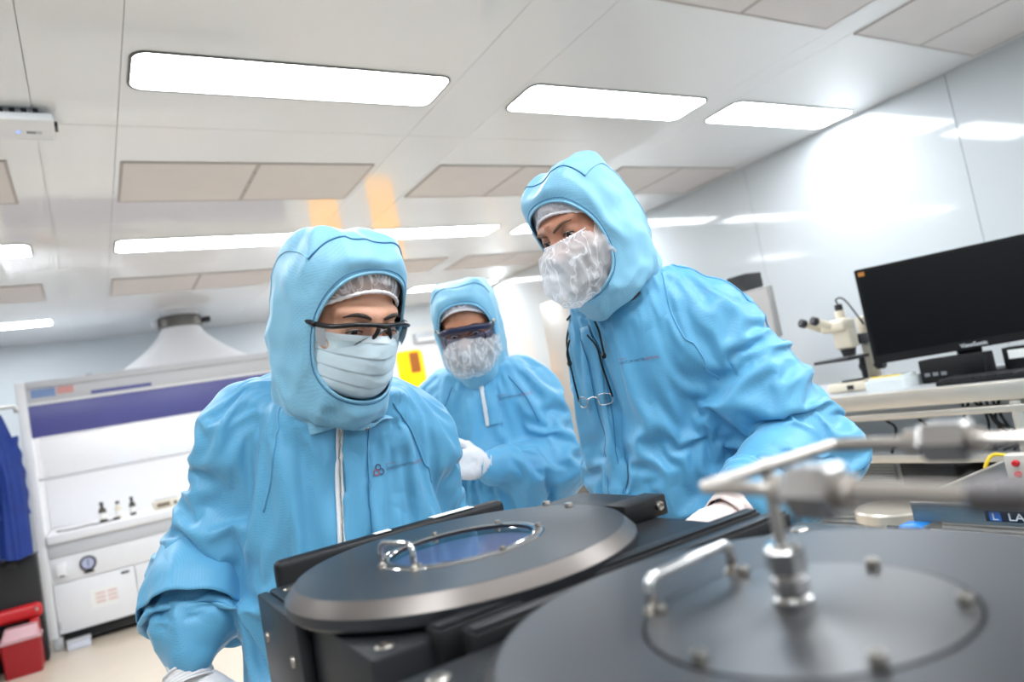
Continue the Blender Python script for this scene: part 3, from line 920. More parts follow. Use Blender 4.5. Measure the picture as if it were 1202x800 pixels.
bm = bmesh.new()
bbox(bm, mx_ - .10, mx_ + .005, my_ - .05, my_ + .08, TZ + .285, TZ + .345, .02, 3)
bm_obj('head', bm, M_ivo, mi, True, 50)
for q, yy in enumerate((my_ + .085, my_ + .02)):
    e0, e1 = Vector((mx_ - .075, yy, TZ + .315)), Vector((mx_ - .15, yy + .025, TZ + .35))
    ey = cyl('eyepiece_tube', e0, e1, .018, M_ivo, mi)
    cyl('eyepiece', e1, e1 + (e1 - e0).normalized() * .03, .021, M_dark, ey, bev=.003)
cyl('camera_port', (mx_ - .03, my_ - .0, TZ + .345), (mx_ - .03, my_, TZ + .385), .022, M_ivo, mi)
cyl('camera', (mx_ - .03, my_, TZ + .3855), (mx_ - .03, my_, TZ + .415), .018, M_dark, mi, bev=.002)
tube('camera_cable', catmull([(mx_ - .03, my_, TZ + .415), (mx_ - .03, my_ + .005, TZ + .44), (mx_ - .0, my_ - .02, TZ + .43), (mx_ + .06, my_ - .05, TZ + .3)], 24), .004, M_dark, mi, n=8)
box('lamp_switch', mx_ - .115, mx_ - .1105, my_ - .04, my_ - .01, TZ + .012, TZ + .032, M_dark, mi)
settle(mi, (mx_, my_, TZ))

dv = thing('bench_instrument', 'low white instrument with yellow keys on the bench below the monitor corner', 'instrument')
dx, dy = 3.0, 1.80
dev = lambda x, y, z: (dx + x, dy + y, TZ + z)
prism('body', rrect(-.09, .09, -.075, .105, .035, 6), .0005, .044, mat('instrument_white', (222, 228, 228), rough=.35, var=.02), dv, dev, True)
prism('top_shell', rrect(-.075, .075, -.06, .09, .03, 6), .0442, .056, mat('instrument_white', (222, 228, 228)), dv, dev, True)
for k in range(4):
    prism('key', rrect(-.06, -.035, -.05 + k * .034, -.024 + k * .034, .006, 3), .0562, .061, mat('yellow_key', (240, 206, 60) if k != 9 else (240, 206, 60), rough=.5, var=.05), dv, dev)
prism('display', rrect(-.02, .05, -.04, .07, .006, 3), .0562, .058, mat('grey_display', (150, 160, 158), rough=.2, var=.05), dv, dev)
settle(dv, (dx, dy, TZ))
pc = thing('docking_station', 'small black box with white labels on the bench under the monitor', 'computer')
box('body', 3.03, 3.12, 1.45, 1.71, TZ + .0005, TZ + .10, M_bez, pc, .006)
for k in range(3):
    box('front_label', 3.0275, 3.0295, 1.60 + .034 * k, 1.622 + .034 * k, TZ + .03, TZ + .045, mat('grey_label', (120, 122, 126), rough=.5, var=.1), pc)
settle(pc, (3.09, 1.645, TZ))
for k, (y0, lab) in enumerate(((1.335, 'small white carton behind the keyboard, left of two'), (1.19, 'small white carton behind the keyboard, right of two'))):
    c = thing('carton', lab, 'carton', 'white cartons under the monitor')
    box('body', 3.14, 3.20, y0 - .03, y0 + .095, TZ + .0005, TZ + .10, M_bez, c, .003)
    box('label', 3.1375, 3.1395, y0 + .002, y0 + .073, TZ + .055, TZ + .09, M_paper, c)
    settle(c, (3.17, y0 + .04, TZ))
kb = thing('keyboard', 'black keyboard on the bench under the monitor', 'keyboard')
box('base', 2.872, 3.017, 1.13, 1.57, TZ + .0005, TZ + .016, M_bez, kb, .004)
M_key = mat('black_key', (30, 30, 33), rough=.5, var=.1)
key0 = None
for r in range(5):
    for q in range(16):
        if key0 is None:
            key0 = box('key', -.0105, .0105, -.0115, .0115, 0, .008, M_key, kb, .002)
            k = key0
        else:
            k = key0.copy(); COL.objects.link(k); k.parent = kb
        k.location = (2.889 + r * .0275, 1.147 + q * .0268, TZ + .0162)
settle(kb, (2.97, 1.35, TZ))
ms = thing('computer_mouse', 'black mouse beside the keyboard at the right edge', 'mouse')
bm = bmesh.new()
bmesh.ops.create_uvsphere(bm, u_segments=20, v_segments=12, radius=1)
for v in bm.verts:
    v.co = Vector((2.96 + v.co.x * .055, 1.06 + v.co.y * .032, TZ + .0005 + max(0, v.co.z) * .035))
bm_obj('shell', bm, M_key, ms, True)
box('wheel', 2.912, 2.93, 1.057, 1.063, TZ + .024, TZ + .034, M_dark, ms, .002)
settle(ms, (2.96, 1.06, TZ))

fm = thing('computer_monitor', 'far grey monitor seen past the shoulder of the bending man', 'monitor')
box('back_shell', 3.36, 3.40, 2.63, 3.05, 1.38, 1.68, mat('grey_monitor_back', (150, 148, 146), rough=.4, var=.04), fm, .008)
box('screen', 3.3565, 3.3595, 2.645, 3.035, 1.395, 1.665, mat('grey_monitor_face', (176, 172, 170), rough=.3, var=.04), fm)
box('neck', 3.37, 3.40, 2.82, 2.86, TZ + .014, 1.3795, M_bez, fm)
box('base', 3.28, 3.48, 2.74, 2.94, TZ + .0005, TZ + .0135, M_bez, fm, .004)
settle(fm, (3.38, 2.84, TZ))
fs = thing('loudspeaker', 'black upright unit behind the far grey monitor', 'loudspeaker')
box('cabinet', 3.49, 3.64, 2.88, 3.03, TZ + .0005, 1.80, M_rub, fs, .006)
lathe('cone', [(0, -.004), (.03, -.002), (.05, .004), (.055, 0)], M_dark, fs, loc=(3.4895, 2.955, 1.68), n=24, axis=(-1, 0, 0))
settle(fs, (3.56, 2.95, TZ))

# cables, box and louvres under the bench
for k, (pts, lab) in enumerate((
        ([(2.86, 1.80, .94), (2.90, 1.79, .90), (2.89, 1.81, .83), (2.9, 1.83, .795)], 'black cable hanging under the bench, left of two single ones'),
        ([(2.86, 1.66, .94), (2.90, 1.655, .89), (2.89, 1.67, .83), (2.9, 1.70, .795)], 'black cable hanging under the bench, right of two single ones'),
        ([(3.08, 2.30, .98), (3.07, 2.15, .90), (3.06, 2.02, .82), (3.05, 1.9, .792)], 'thin grey cable slanting down at the back under the bench'))):
    c = thing('hanging_cable', lab, 'cable', 'cables under the bench')
    tube('cord', catmull(pts, 24), .006 if k < 2 else .004, M_rub, c, n=8)
    lathe('clip', [(0, 0), (.010, 0), (.010, .012), (0, .012)], M_edge, c, loc=(pts[0][0], pts[0][1], pts[0][2]), n=10)
    settle(c, pts[-1])
cbn = thing('cable_bundle', 'tangle of black cables hanging under the bench at the right edge', 'cable')
rs = np.random.RandomState(2)
for k in range(7):
    y0 = 1.50 - .022 * k
    tube('strand', catmull([(2.90, y0, .985), (2.90 + .03 * rs.rand(), y0 + .05 * rs.randn(), .90), (2.90 + .04 * rs.rand(), y0 - .04 + .05 * rs.randn(), .83), (2.93, y0 - .06 * rs.rand(), .792)], 24), .0055, M_rub, cbn, n=7)
settle(cbn, (2.93, 1.43, .79))
for k, (x0, x1, y0, y1, z0, z1, lab) in enumerate(((2.98, 3.3, 1.62, 1.86, .62, .745, 'black electronics box under the bench shelf'),)):
    c = thing('electronics_box', lab, 'electronics')
    box('body', x0, x1, y0, y1, z0, z1, M_rub, c, .005)
    box('front_panel', x0 - .006, x0 - .001, y0 + .01, y1 - .01, z0 + .01, z1 - .01, M_dark, c, .001)
    for yy in (y0 + .02, y1 - .04):
        box('hanger', x0 + .05, x1 - .05, yy, yy + .02, z1 + .0005, .7645, M_edge, c)
    settle(c, ((x0 + x1) / 2, (y0 + y1) / 2, z0))
lv = thing('louvred_unit', 'grey louvred cabinet standing under the bench', 'cabinet')
M_lv = mat('louvre_grey', (170, 170, 168), rough=.45, var=.03)
box('body', 3.05, 3.6, 1.20, 2.45, .001, .60, M_lv, lv, .006)
box('upper_body', 3.05, 3.6, 1.88, 2.45, .602, .755, M_lv, lv, .004)
for k in range(9):
    box('louvre', 3.036, 3.0495, 1.92, 2.40, .62 + k * .0145, .628 + k * .0145, M_lv, lv, .001)
for k in range(22):
    box('louvre', 3.036, 3.0495, 1.25, 2.40, .06 + k * .0235, .072 + k * .0235, M_lv, lv, .002)
settle(lv, (3.3, 1.8, 0))

# round stool
st = thing('lab_stool', 'round steel seat of a low stool standing in front of the bench', 'stool')
qx, qy = 2.58, 1.66
lathe('seat', [(0, .60), (.135, .60), (.15, .61), (.15, .645), (.142, .652), (0, .652)], M_edge, st, loc=(qx, qy, 0), n=48)
cyl('post', (qx, qy, .12), (qx, qy, .5995), .025, M_rub, st)
lathe('hub', [(0, .08), (.05, .08), (.04, .13), (0, .13)], M_rub, st, loc=(qx, qy, 0), n=20)
for k in range(5):
    a = 2 * math.pi * k / 5 + .5
    e = (qx + .27 * math.cos(a), qy + .27 * math.sin(a), .08)
    lg = tube('leg', [(qx + .03 * math.cos(a), qy + .03 * math.sin(a), .11), e], [.022, .015], M_rub, st, n=10)
    lathe('caster', [(0, -.012), (.026, -.012), (.028, -.008), (.028, .008), (.026, .012), (0, .012)], M_rub, lg, loc=(e[0], e[1], .03), n=18, axis=(-math.sin(a), math.cos(a), 0))
settle(st, (qx, qy, 0))
ch = thing('office_chair', 'dark low chair base with pale caster on the floor behind the sleeve', 'chair')
ox, oy = 3.98, 3.86
box('seat', ox - .2, ox + .2, oy - .2, oy + .2, .34, .40, M_rub, ch, .02)
cyl('post', (ox, oy, .1), (ox, oy, .3395), .025, M_rub, ch)
for k in range(5):
    a = 2 * math.pi * k / 5 + .25
    e = (ox + .32 * math.cos(a), oy + .32 * math.sin(a), .075)
    lg = tube('leg', [(ox, oy, .11), e], [.028, .018], M_rub, ch, n=10)
    lathe('caster', [(0, -.014), (.026, -.014), (.028, -.008), (.028, .008), (.026, .014), (0, .014)], M_edge, lg, loc=(e[0], e[1], .03), n=18, axis=(-math.sin(a), math.cos(a), 0))
settle(ch, (ox, oy, 0))

# ------------------------------------------------------------------ steel cart with tray top
ct = thing('utility_cart', 'stainless utility cart with raised tray edges and blue corner bumper', 'cart')
M_tray = mat('tray_steel', (150, 152, 152), rough=.42, metal=.9, var=.08, vscale=10)
CX0, CX1, CY0, CY1, CZ = 1.70, 2.42, .12, 1.055, .90
bm = bmesh.new()
bbox(bm, CX0, CX1, CY0, CY1, CZ - .046, CZ - .042)
bm_obj('tray_floor', bm, M_tray, ct)
for a, b, c, d in ((CX0, CX0 + .004, CY0, CY1), (CX1 - .004, CX1, CY0, CY1), (CX0 + .0042, CX1 - .0042, CY0, CY0 + .004), (CX0 + .0042, CX1 - .0042, CY1 - .004, CY1)):
    w = box('tray_wall', a, b, c, d, CZ - .0418, CZ, M_tray, ct)
tube('tray_rim', rounded_path([(CX0, CY0, CZ), (CX0, CY1, CZ), (CX1, CY1, CZ), (CX1, CY0, CZ), (CX0, CY0 + .001, CZ)], .008), .0045, M_ss, ct, n=8)
lp = box('name_plate', CX0 - .0025, CX0 - .0005, .62, .885, CZ - .036, CZ - .011, mat('plate_navy', (16, 24, 48), rough=.3, var=.05), ct, .0008)
M_pl = mat('plate_silver', (225, 228, 232), rough=.4, var=.02)
place_text('plate_lettering', 'LAKESIDE', .0245, (CX0 - .0030, .838, CZ - .0318), (0, -1.18, 0), (0, 0, 1), M_pl, lp, True)
box('plate_logo', CX0 - .0031, CX0 - .0026, .852, .876, CZ - .034, CZ - .013, mat('logo_blue', (40, 110, 200), rough=.4, var=.05), lp)
place_text('logo_lettering', 'L', .022, (CX0 - .0034, .871, CZ - .0315), (0, -1.2, 0), (0, 0, 1), M_pl, lp, True)
box('lower_tray', CX0 + .01, CX1 - .01, CY0 + .01, CY1 - .01, .30, .31, M_tray, ct, .002)
for xx in (CX0 + .012, CX1 - .042):
    for yy in (CY0 + .012, CY1 - .042):
        lg = box('leg', xx, xx + .03, yy, yy + .03, .10, CZ - .0465, M_tray, ct, .003)
        lathe('caster', [(0, -.014), (.045, -.014), (.049, -.008), (.049, .008), (.045, .014), (0, .014)], M_rub, lg, loc=(xx + .015, yy + .015, .05), n=24, axis=(0, 1, 0))
cyl('side_rod', (CX0 - .03, 1.02, CZ - .060), (CX0 - .03, CY0, CZ - .060), .006, M_ss, ct, n=12)
for yy in (CY0 + .03, .60, 1.0):
    box('rod_bracket', CX0 - .036, CX0 + .02, yy, yy + .012, CZ - .064, CZ - .0465, M_tray, ct, .001)
M_bump = mat('bumper_blue', (24, 130, 214), rough=.4, var=.05)
box('bumper', CX0 - .045, CX0 + .01, 1.015, 1.075, CZ - .072, CZ - .047, M_bump, ct, .008, 3)
box('bumper', CX0 - .045, CX0 + .01, CY0 - .02, CY0 + .028, CZ - .072, CZ - .047, M_bump, ct, .008, 3)
cyl('rod_end', (CX0 - .02, 1.0755, CZ - .062), (CX0 - .02, 1.115, CZ - .062), .006, M_rub, ct, n=12)
settle(ct, (2.06, .6, 0))
# loads in the tray
TF = CZ - .0418
tw = thing('paper_sheet', 'white paper sheet lying in the cart tray', 'paper')
prism('sheet', rrect(1.76, 1.98, .66, .94, .01, 3), TF, TF + .004, M_paper, tw)
prism('fold', rrect(1.79, 1.90, .70, .88, .02, 3), TF + .0041, TF + .012, M_paper, tw)
settle(tw, (1.87, .8, TF))
bl = thing('blue_glove', 'crumpled blue glove in the cart tray on the white paper', 'glove')
V, F = [], []
for i in range(13):
    for j in range(13):
        u, v = i / 12 - .5, j / 12 - .5
        V.append((1.80 + u * .06, .945 + v * .12, TF + .006 + .014 * (math.sin(9 * u + 3) * math.cos(11 * v) + 1) * (1 - 3 * max(u * u, v * v))))
for i in range(12):
    for j in range(12):
        F.append((i * 13 + j, i * 13 + j + 1, (i + 1) * 13 + j + 1, (i + 1) * 13 + j))
b_ = mesh_obj('fabric', V, F, M_bump, bl, smooth=True)
sm = b_.modifiers.new('thick', 'SOLIDIFY'); sm.thickness = .002
tube('finger', catmull([(1.80, .90, TF + .012), (1.82, .87, TF + .012), (1.83, .84, TF + .009)], 10), .007, M_bump, bl, n=8)
settle(bl, (1.8, .92, TF))
cn = thing('terminal_box', 'small grey box with two red terminals standing in the cart tray', 'terminal box')
kx, ky = 2.12, 1.0
box('body', kx - .012, kx + .03, ky - .045, ky + .018, TF, TF + .074, mat('terminal_grey', (196, 190, 180), rough=.4, var=.05), cn, .003)
for zz in (.022, .053):
    lathe('red_terminal', [(0, .012), (.007, .012), (.009, .008), (.009, 0), (0, 0)], M_red, cn, loc=(kx - .0125, ky - .012, TF + zz), n=14, axis=(-1, 0, 0))
tube('green_wire', catmull([(kx + .01, ky - .045, TF + .06), (kx + .005, ky - .085, TF + .075), (kx, ky - .075, TF + .03), (kx + .01, ky - .046, TF + .02)], 24), .008, mat('green_wire', (90, 190, 70), rough=.4, var=.05), cn, n=8)
tube('yellow_wire', catmull([(kx + .01, ky + .018, TF + .07), (kx, ky + .05, TF + .072), (kx - .01, ky + .07, TF + .04), (kx, ky + .075, TF + .006)], 24), .005, mat('yellow_wire', (236, 200, 40), rough=.4, var=.05), cn, n=8)
tube('yellow_wire', catmull([(kx + .01, ky - .046, TF + .07), (kx - .004, ky - .07, TF + .09), (kx - .006, ky - .1, TF + .06), (kx + .01, ky - .06, TF + .04)], 24), .006, mat('yellow_wire', (236, 200, 40)), cn, n=8)
box('white_plug', kx - .03, kx - .0125, ky - .10, ky - .046, TF, TF + .018, M_paper, cn, .003)
settle(cn, (kx, ky, TF))
cb2 = thing('cable_coil', 'grey cable heaped in the back of the cart tray', 'cable')
for k in range(4):
    a = np.linspace(0, 2 * math.pi, 40, endpoint=False)
    tube('loop', np.c_[2.24 + (.07 + .012 * k) * np.cos(a), .62 + (.10 + .01 * k) * np.sin(a), TF + .008 + .010 * k + .004 * np.sin(3 * a + k)], .006, M_dark, cb2, n=7, closed=True)
settle(cb2, (2.24, .62, TF))
# ------------------------------------------------------------------ sculpting tools for the gowned persons
_rs = np.random.RandomState(11)
_perm = _rs.permutation(256)
_perm = np.concatenate([_perm, _perm, _perm])
_grad = _rs.randn(256, 3)
_grad /= np.linalg.norm(_grad, axis=1)[:, None]
def pnoise(P, seed=0):
    P = np.asarray(P, float) + seed * 17.31
    I = np.floor(P).astype(int)
    f = P - I
    I &= 255
    u = f * f * f * (f * (f * 6 - 15) + 10)
    out = np.zeros(len(P))
    for dx in (0, 1):
        for dy in (0, 1):
            for dz in (0, 1):
                h = _perm[_perm[_perm[(I[:, 0] + dx) & 255] + ((I[:, 1] + dy) & 255)] + ((I[:, 2] + dz) & 255)]
                g = _grad[h]
                d = (g * (f - np.array([dx, dy, dz]))).sum(1)
                w = (u[:, 0] if dx else 1 - u[:, 0]) * (u[:, 1] if dy else 1 - u[:, 1]) * (u[:, 2] if dz else 1 - u[:, 2])
                out += w * d
    return out
def ridged(P, seed=0):
    n = pnoise(P, seed)
    return 1 - np.minimum(1, np.abs(n) * 2.4)

class Field:
    """signed distance field on a grid; shapes are blended in, then turned into one continuous surface"""
    def __init__(self, lo, hi, h):
        self.lo, self.h = np.array(lo, float), h
        self.n = np.ceil((np.array(hi) - self.lo) / h).astype(int) + 1
        self.F = np.full(self.n, 0.5, np.float32)
    def _block(self, lo, hi):
        a = np.clip(np.floor((np.array(lo) - self.lo) / self.h).astype(int), 0, self.n)
        b = np.clip(np.ceil((np.array(hi) - self.lo) / self.h).astype(int) + 1, 0, self.n)
        ax = [(self.lo[i] + self.h * np.arange(a[i], b[i])).astype(np.float32) for i in range(3)]
        return tuple(slice(a[i], b[i]) for i in range(3)), ax[0][:, None, None], ax[1][None, :, None], ax[2][None, None, :]
    def _mix(self, sl, d, k, op):
        A = self.F[sl]
        if op == 'sub':
            d = -d
            if k > 0:
                h = np.clip(.5 - .5 * (A - d) / k, 0, 1)
                self.F[sl] = A + (d - A) * h + k * h * (1 - h)
            else:
                self.F[sl] = np.maximum(A, d)
            return
        if k > 0:
            h = np.clip(.5 + .5 * (A - d) / k, 0, 1)
            self.F[sl] = A + (d - A) * h - k * h * (1 - h)
        else:
            self.F[sl] = np.minimum(A, d)
    def cone(self, a, b, ra, rb, k=.03, op='add', flat=None):
        """tapered capsule; flat = (direction, factor) squashes it along a direction"""
        a, b = np.array(a, float), np.array(b, float)
        m = max(ra, rb) + .09
        sl, X, Y, Z = self._block(np.minimum(a, b) - m, np.maximum(a, b) + m)
        ab = b - a
        L = float(ab @ ab) + 1e-9
        px, py, pz = X - a[0], Y - a[1], Z - a[2]
        t = np.clip((px * ab[0] + py * ab[1] + pz * ab[2]) / L, 0, 1)
        qx, qy, qz = px - t * ab[0], py - t * ab[1], pz - t * ab[2]
        if flat is not None:
            d, s = np.array(flat[0], float), flat[1]
            d /= np.linalg.norm(d)
            w = (qx * d[0] + qy * d[1] + qz * d[2]) * (1 / s - 1)
            qx, qy, qz = qx + w * d[0], qy + w * d[1], qz + w * d[2]
        self._mix(sl, np.sqrt(qx * qx + qy * qy + qz * qz) - (ra + (rb - ra) * t), k, op)
    def ell(self, c, r, k=.02, op='add', R=None):
        c, r = np.array(c, float), np.array(r, float)
        m = max(r) + .07
        sl, X, Y, Z = self._block(c - m, c + m)
        x, y, z = X - c[0], Y - c[1], Z - c[2]
        if R is not None:
            x, y, z = (R[0][0] * x + R[0][1] * y + R[0][2] * z), (R[1][0] * x + R[1][1] * y + R[1][2] * z), (R[2][0] * x + R[2][1] * y + R[2][2] * z)
        x, y, z = x / r[0], y / r[1], z / r[2]
        q = np.sqrt(x * x + y * y + z * z)
        g = np.sqrt((x / r[0]) ** 2 + (y / r[1]) ** 2 + (z / r[2]) ** 2) + 1e-6
        self._mix(sl, (q * (q - 1) / g).astype(np.float32), k, op)
    def stack(self, rings, right, k=.03):
        """trunk: rings of (z, centre x, centre y, half width along right, half depth)"""
        rings = sorted(rings)
        R = np.array(rings, float)
        m = R[:, 3:].max() + .08
        sl, X, Y, Z = self._block((R[:, 1].min() - m, R[:, 2].min() - m, R[0, 0] - .08), (R[:, 1].max() + m, R[:, 2].max() + m, R[-1, 0] + .08))
        zz = Z.ravel()
        def ip(col):
            return catmull_1d(R[:, 0], R[:, col], zz).astype(np.float32)[None, None, :]
        cx, cy, a, b = ip(1), ip(2), ip(3), ip(4)
        x, y = X - cx, Y - cy
        u = (x * right[0] + y * right[1]) / a
        v = (-x * right[1] + y * right[0]) / b
        q = (np.abs(u) ** 2.3 + np.abs(v) ** 2.3) ** (1 / 2.3)
        d = (q - 1) * np.minimum(a, b)
        over = np.maximum(Z - R[-1, 0], R[0, 0] - Z)
        d = np.where(over > 0, np.sqrt(np.maximum(d, 0) ** 2 + over ** 2), np.maximum(d, np.where(over > -.02, d, d)))
        self._mix(sl, d.astype(np.float32), k, 'add')
    def mesh(self, smooth=2, level=0.0, step=1):
        F = self.F[::step, ::step, ::step] + level
        h = self.h * step
        ins = F < 0
        n = F.shape
        c = ins[:-1, :-1, :-1].astype(np.int8)
        tot = np.zeros([v - 1 for v in n], np.int8)
        for dx in (0, 1):
            for dy in (0, 1):
                for dz in (0, 1):
                    tot += ins[dx:n[0] - 1 + dx, dy:n[1] - 1 + dy, dz:n[2] - 1 + dz]
        act = (tot > 0) & (tot < 8)
        idx = np.argwhere(act)
        num = np.full(act.shape, -1, np.int64)
        num[act] = np.arange(len(idx))
        corner = np.array([(a, b, d) for a in (0, 1) for b in (0, 1) for d in (0, 1)])
        val = np.stack([F[idx[:, 0] + q[0], idx[:, 1] + q[1], idx[:, 2] + q[2]] for q in corner], 1)
        acc, cnt = np.zeros((len(idx), 3)), np.zeros(len(idx))
        for i in range(8):
            for j in range(i + 1, 8):
                if np.abs(corner[i] - corner[j]).sum() != 1:
                    continue
                cr = (val[:, i] < 0) != (val[:, j] < 0)
                t = val[:, i] / (val[:, i] - val[:, j] + 1e-12)
                p = corner[i] + t[:, None] * (corner[j] - corner[i])
                acc[cr] += p[cr]
                cnt[cr] += 1
        V = self.lo + h * (idx + acc / cnt[:, None])
        Fq = []
        for ax in range(3):
            o1, o2 = [(1, 2), (2, 0), (0, 1)][ax]
            s0 = [slice(None)] * 3
            s1 = [slice(None)] * 3
            s0[ax], s1[ax] = slice(0, -1), slice(1, None)
            e = ins[tuple(s0)] != ins[tuple(s1)]
            E = np.argwhere(e)
            E = E[(E[:, o1] > 0) & (E[:, o2] > 0) & (E[:, o1] < n[o1] - 1) & (E[:, o2] < n[o2] - 1)]
            q = []
            for d1, d2 in ((-1, -1), (0, -1), (0, 0), (-1, 0)):
                w = E.copy()
                w[:, o1] += d1
                w[:, o2] += d2
                q.append(num[w[:, 0], w[:, 1], w[:, 2]])
            q = np.stack(q, 1)
            flip = ~ins[E[:, 0], E[:, 1], E[:, 2]]
            q[flip] = q[flip][:, ::-1]
            Fq.append(q[(q >= 0).all(1)])
        Fq = np.concatenate(Fq)
        for _ in range(smooth):
            V = relax(V, Fq)
        return V, Fq

def catmull_1d(x, y, t):
    t = np.clip(t, x[0], x[-1])
    i = np.clip(np.searchsorted(x, t) - 1, 0, len(x) - 2)
    m = np.gradient(y, x)
    h = x[i + 1] - x[i]
    s = (t - x[i]) / h
    return (2 * s ** 3 - 3 * s ** 2 + 1) * y[i] + (s ** 3 - 2 * s ** 2 + s) * h * m[i] + (-2 * s ** 3 + 3 * s ** 2) * y[i + 1] + (s ** 3 - s ** 2) * h * m[i + 1]
def relax(V, F, w=.5):
    a = F.ravel()
    b = np.roll(F, -1, 1).ravel()
    n = len(V)
    cnt = np.bincount(a, minlength=n) + np.bincount(b, minlength=n)
    S = np.stack([np.bincount(a, V[b, i], n) + np.bincount(b, V[a, i], n) for i in range(3)], 1)
    return V * (1 - w) + w * S / np.maximum(cnt, 1)[:, None]
def subdivide(V, F):
    """one Catmull-Clark step on a closed quad mesh"""
    n = len(V)
    fc = V[F].mean(1)
    e = np.concatenate([F[:, [0, 1]], F[:, [1, 2]], F[:, [2, 3]], F[:, [3, 0]]])
    key = np.minimum(e[:, 0], e[:, 1]).astype(np.int64) * n + np.maximum(e[:, 0], e[:, 1])
    uk, inv = np.unique(key, return_inverse=True)
    m = len(uk)
    a, b = (uk // n).astype(int), (uk % n).astype(int)
    fi = np.tile(np.arange(len(F)), 4)
    ce = np.bincount(inv, minlength=m)
    fs = np.stack([np.bincount(inv, fc[fi, i], m) for i in range(3)], 1)
    ep = (V[a] + V[b] + fs) / (2 + ce)[:, None]
    nf = np.bincount(F.ravel(), minlength=n)
    fa = np.stack([np.bincount(F.ravel(), np.repeat(fc[:, i], 4), n) for i in range(3)], 1) / np.maximum(nf, 1)[:, None]
    mid = (V[a] + V[b]) / 2
    ne = np.bincount(a, minlength=n) + np.bincount(b, minlength=n)
    ea = np.stack([np.bincount(a, mid[:, i], n) + np.bincount(b, mid[:, i], n) for i in range(3)], 1) / np.maximum(ne, 1)[:, None]
    k = np.maximum(nf, 3)[:, None]
    NV = (fa + 2 * ea + (k - 3) * V) / k
    eid = inv.reshape(4, -1).T + n
    fid = np.arange(len(F)) + n + m
    Q = np.concatenate([np.stack([F[:, j], eid[:, j], fid, eid[:, j - 1]], 1) for j in range(4)])
    return np.concatenate([NV, ep, fc]), Q
def normals(V, F):
    d1, d2 = V[F[:, 2]] - V[F[:, 0]], V[F[:, 3]] - V[F[:, 1]]
    fn = np.cross(d1, d2)
    N = np.zeros_like(V)
    for j in range(4):
        for i in range(3):
            N[:, i] += np.bincount(F[:, j], fn[:, i], len(V))
    return N / (np.linalg.norm(N, axis=1)[:, None] + 1e-12)
def seg_dist(P, a, b):
    a, b = np.array(a, float), np.array(b, float)
    ab = b - a
    t = np.clip((P - a) @ ab / (ab @ ab + 1e-12), 0, 1)
    return np.linalg.norm(P - a - t[:, None] * ab, axis=1), t
def path_dist(P, pts):
    best, par = np.full(len(P), 9.0), np.zeros(len(P))
    L = len(pts) - 1
    for i in range(L):
        d, t = seg_dist(P, pts[i], pts[i + 1])
        m = d < best
        best[m] = d[m]
        par[m] = (i + t[m]) / L
    return best, par
def fold(P, N, pts, w, amp, side=.6):
    """one drawn fold: a ridge with a valley on each side, fading at its ends"""
    d, t = path_dist(P, pts)
    e = np.sin(np.pi * np.clip(t, .0, 1)) ** .5
    u = d / w
    return amp * e * (np.exp(-u * u) - side * np.exp(-((u - 1.7) / .8) ** 2))

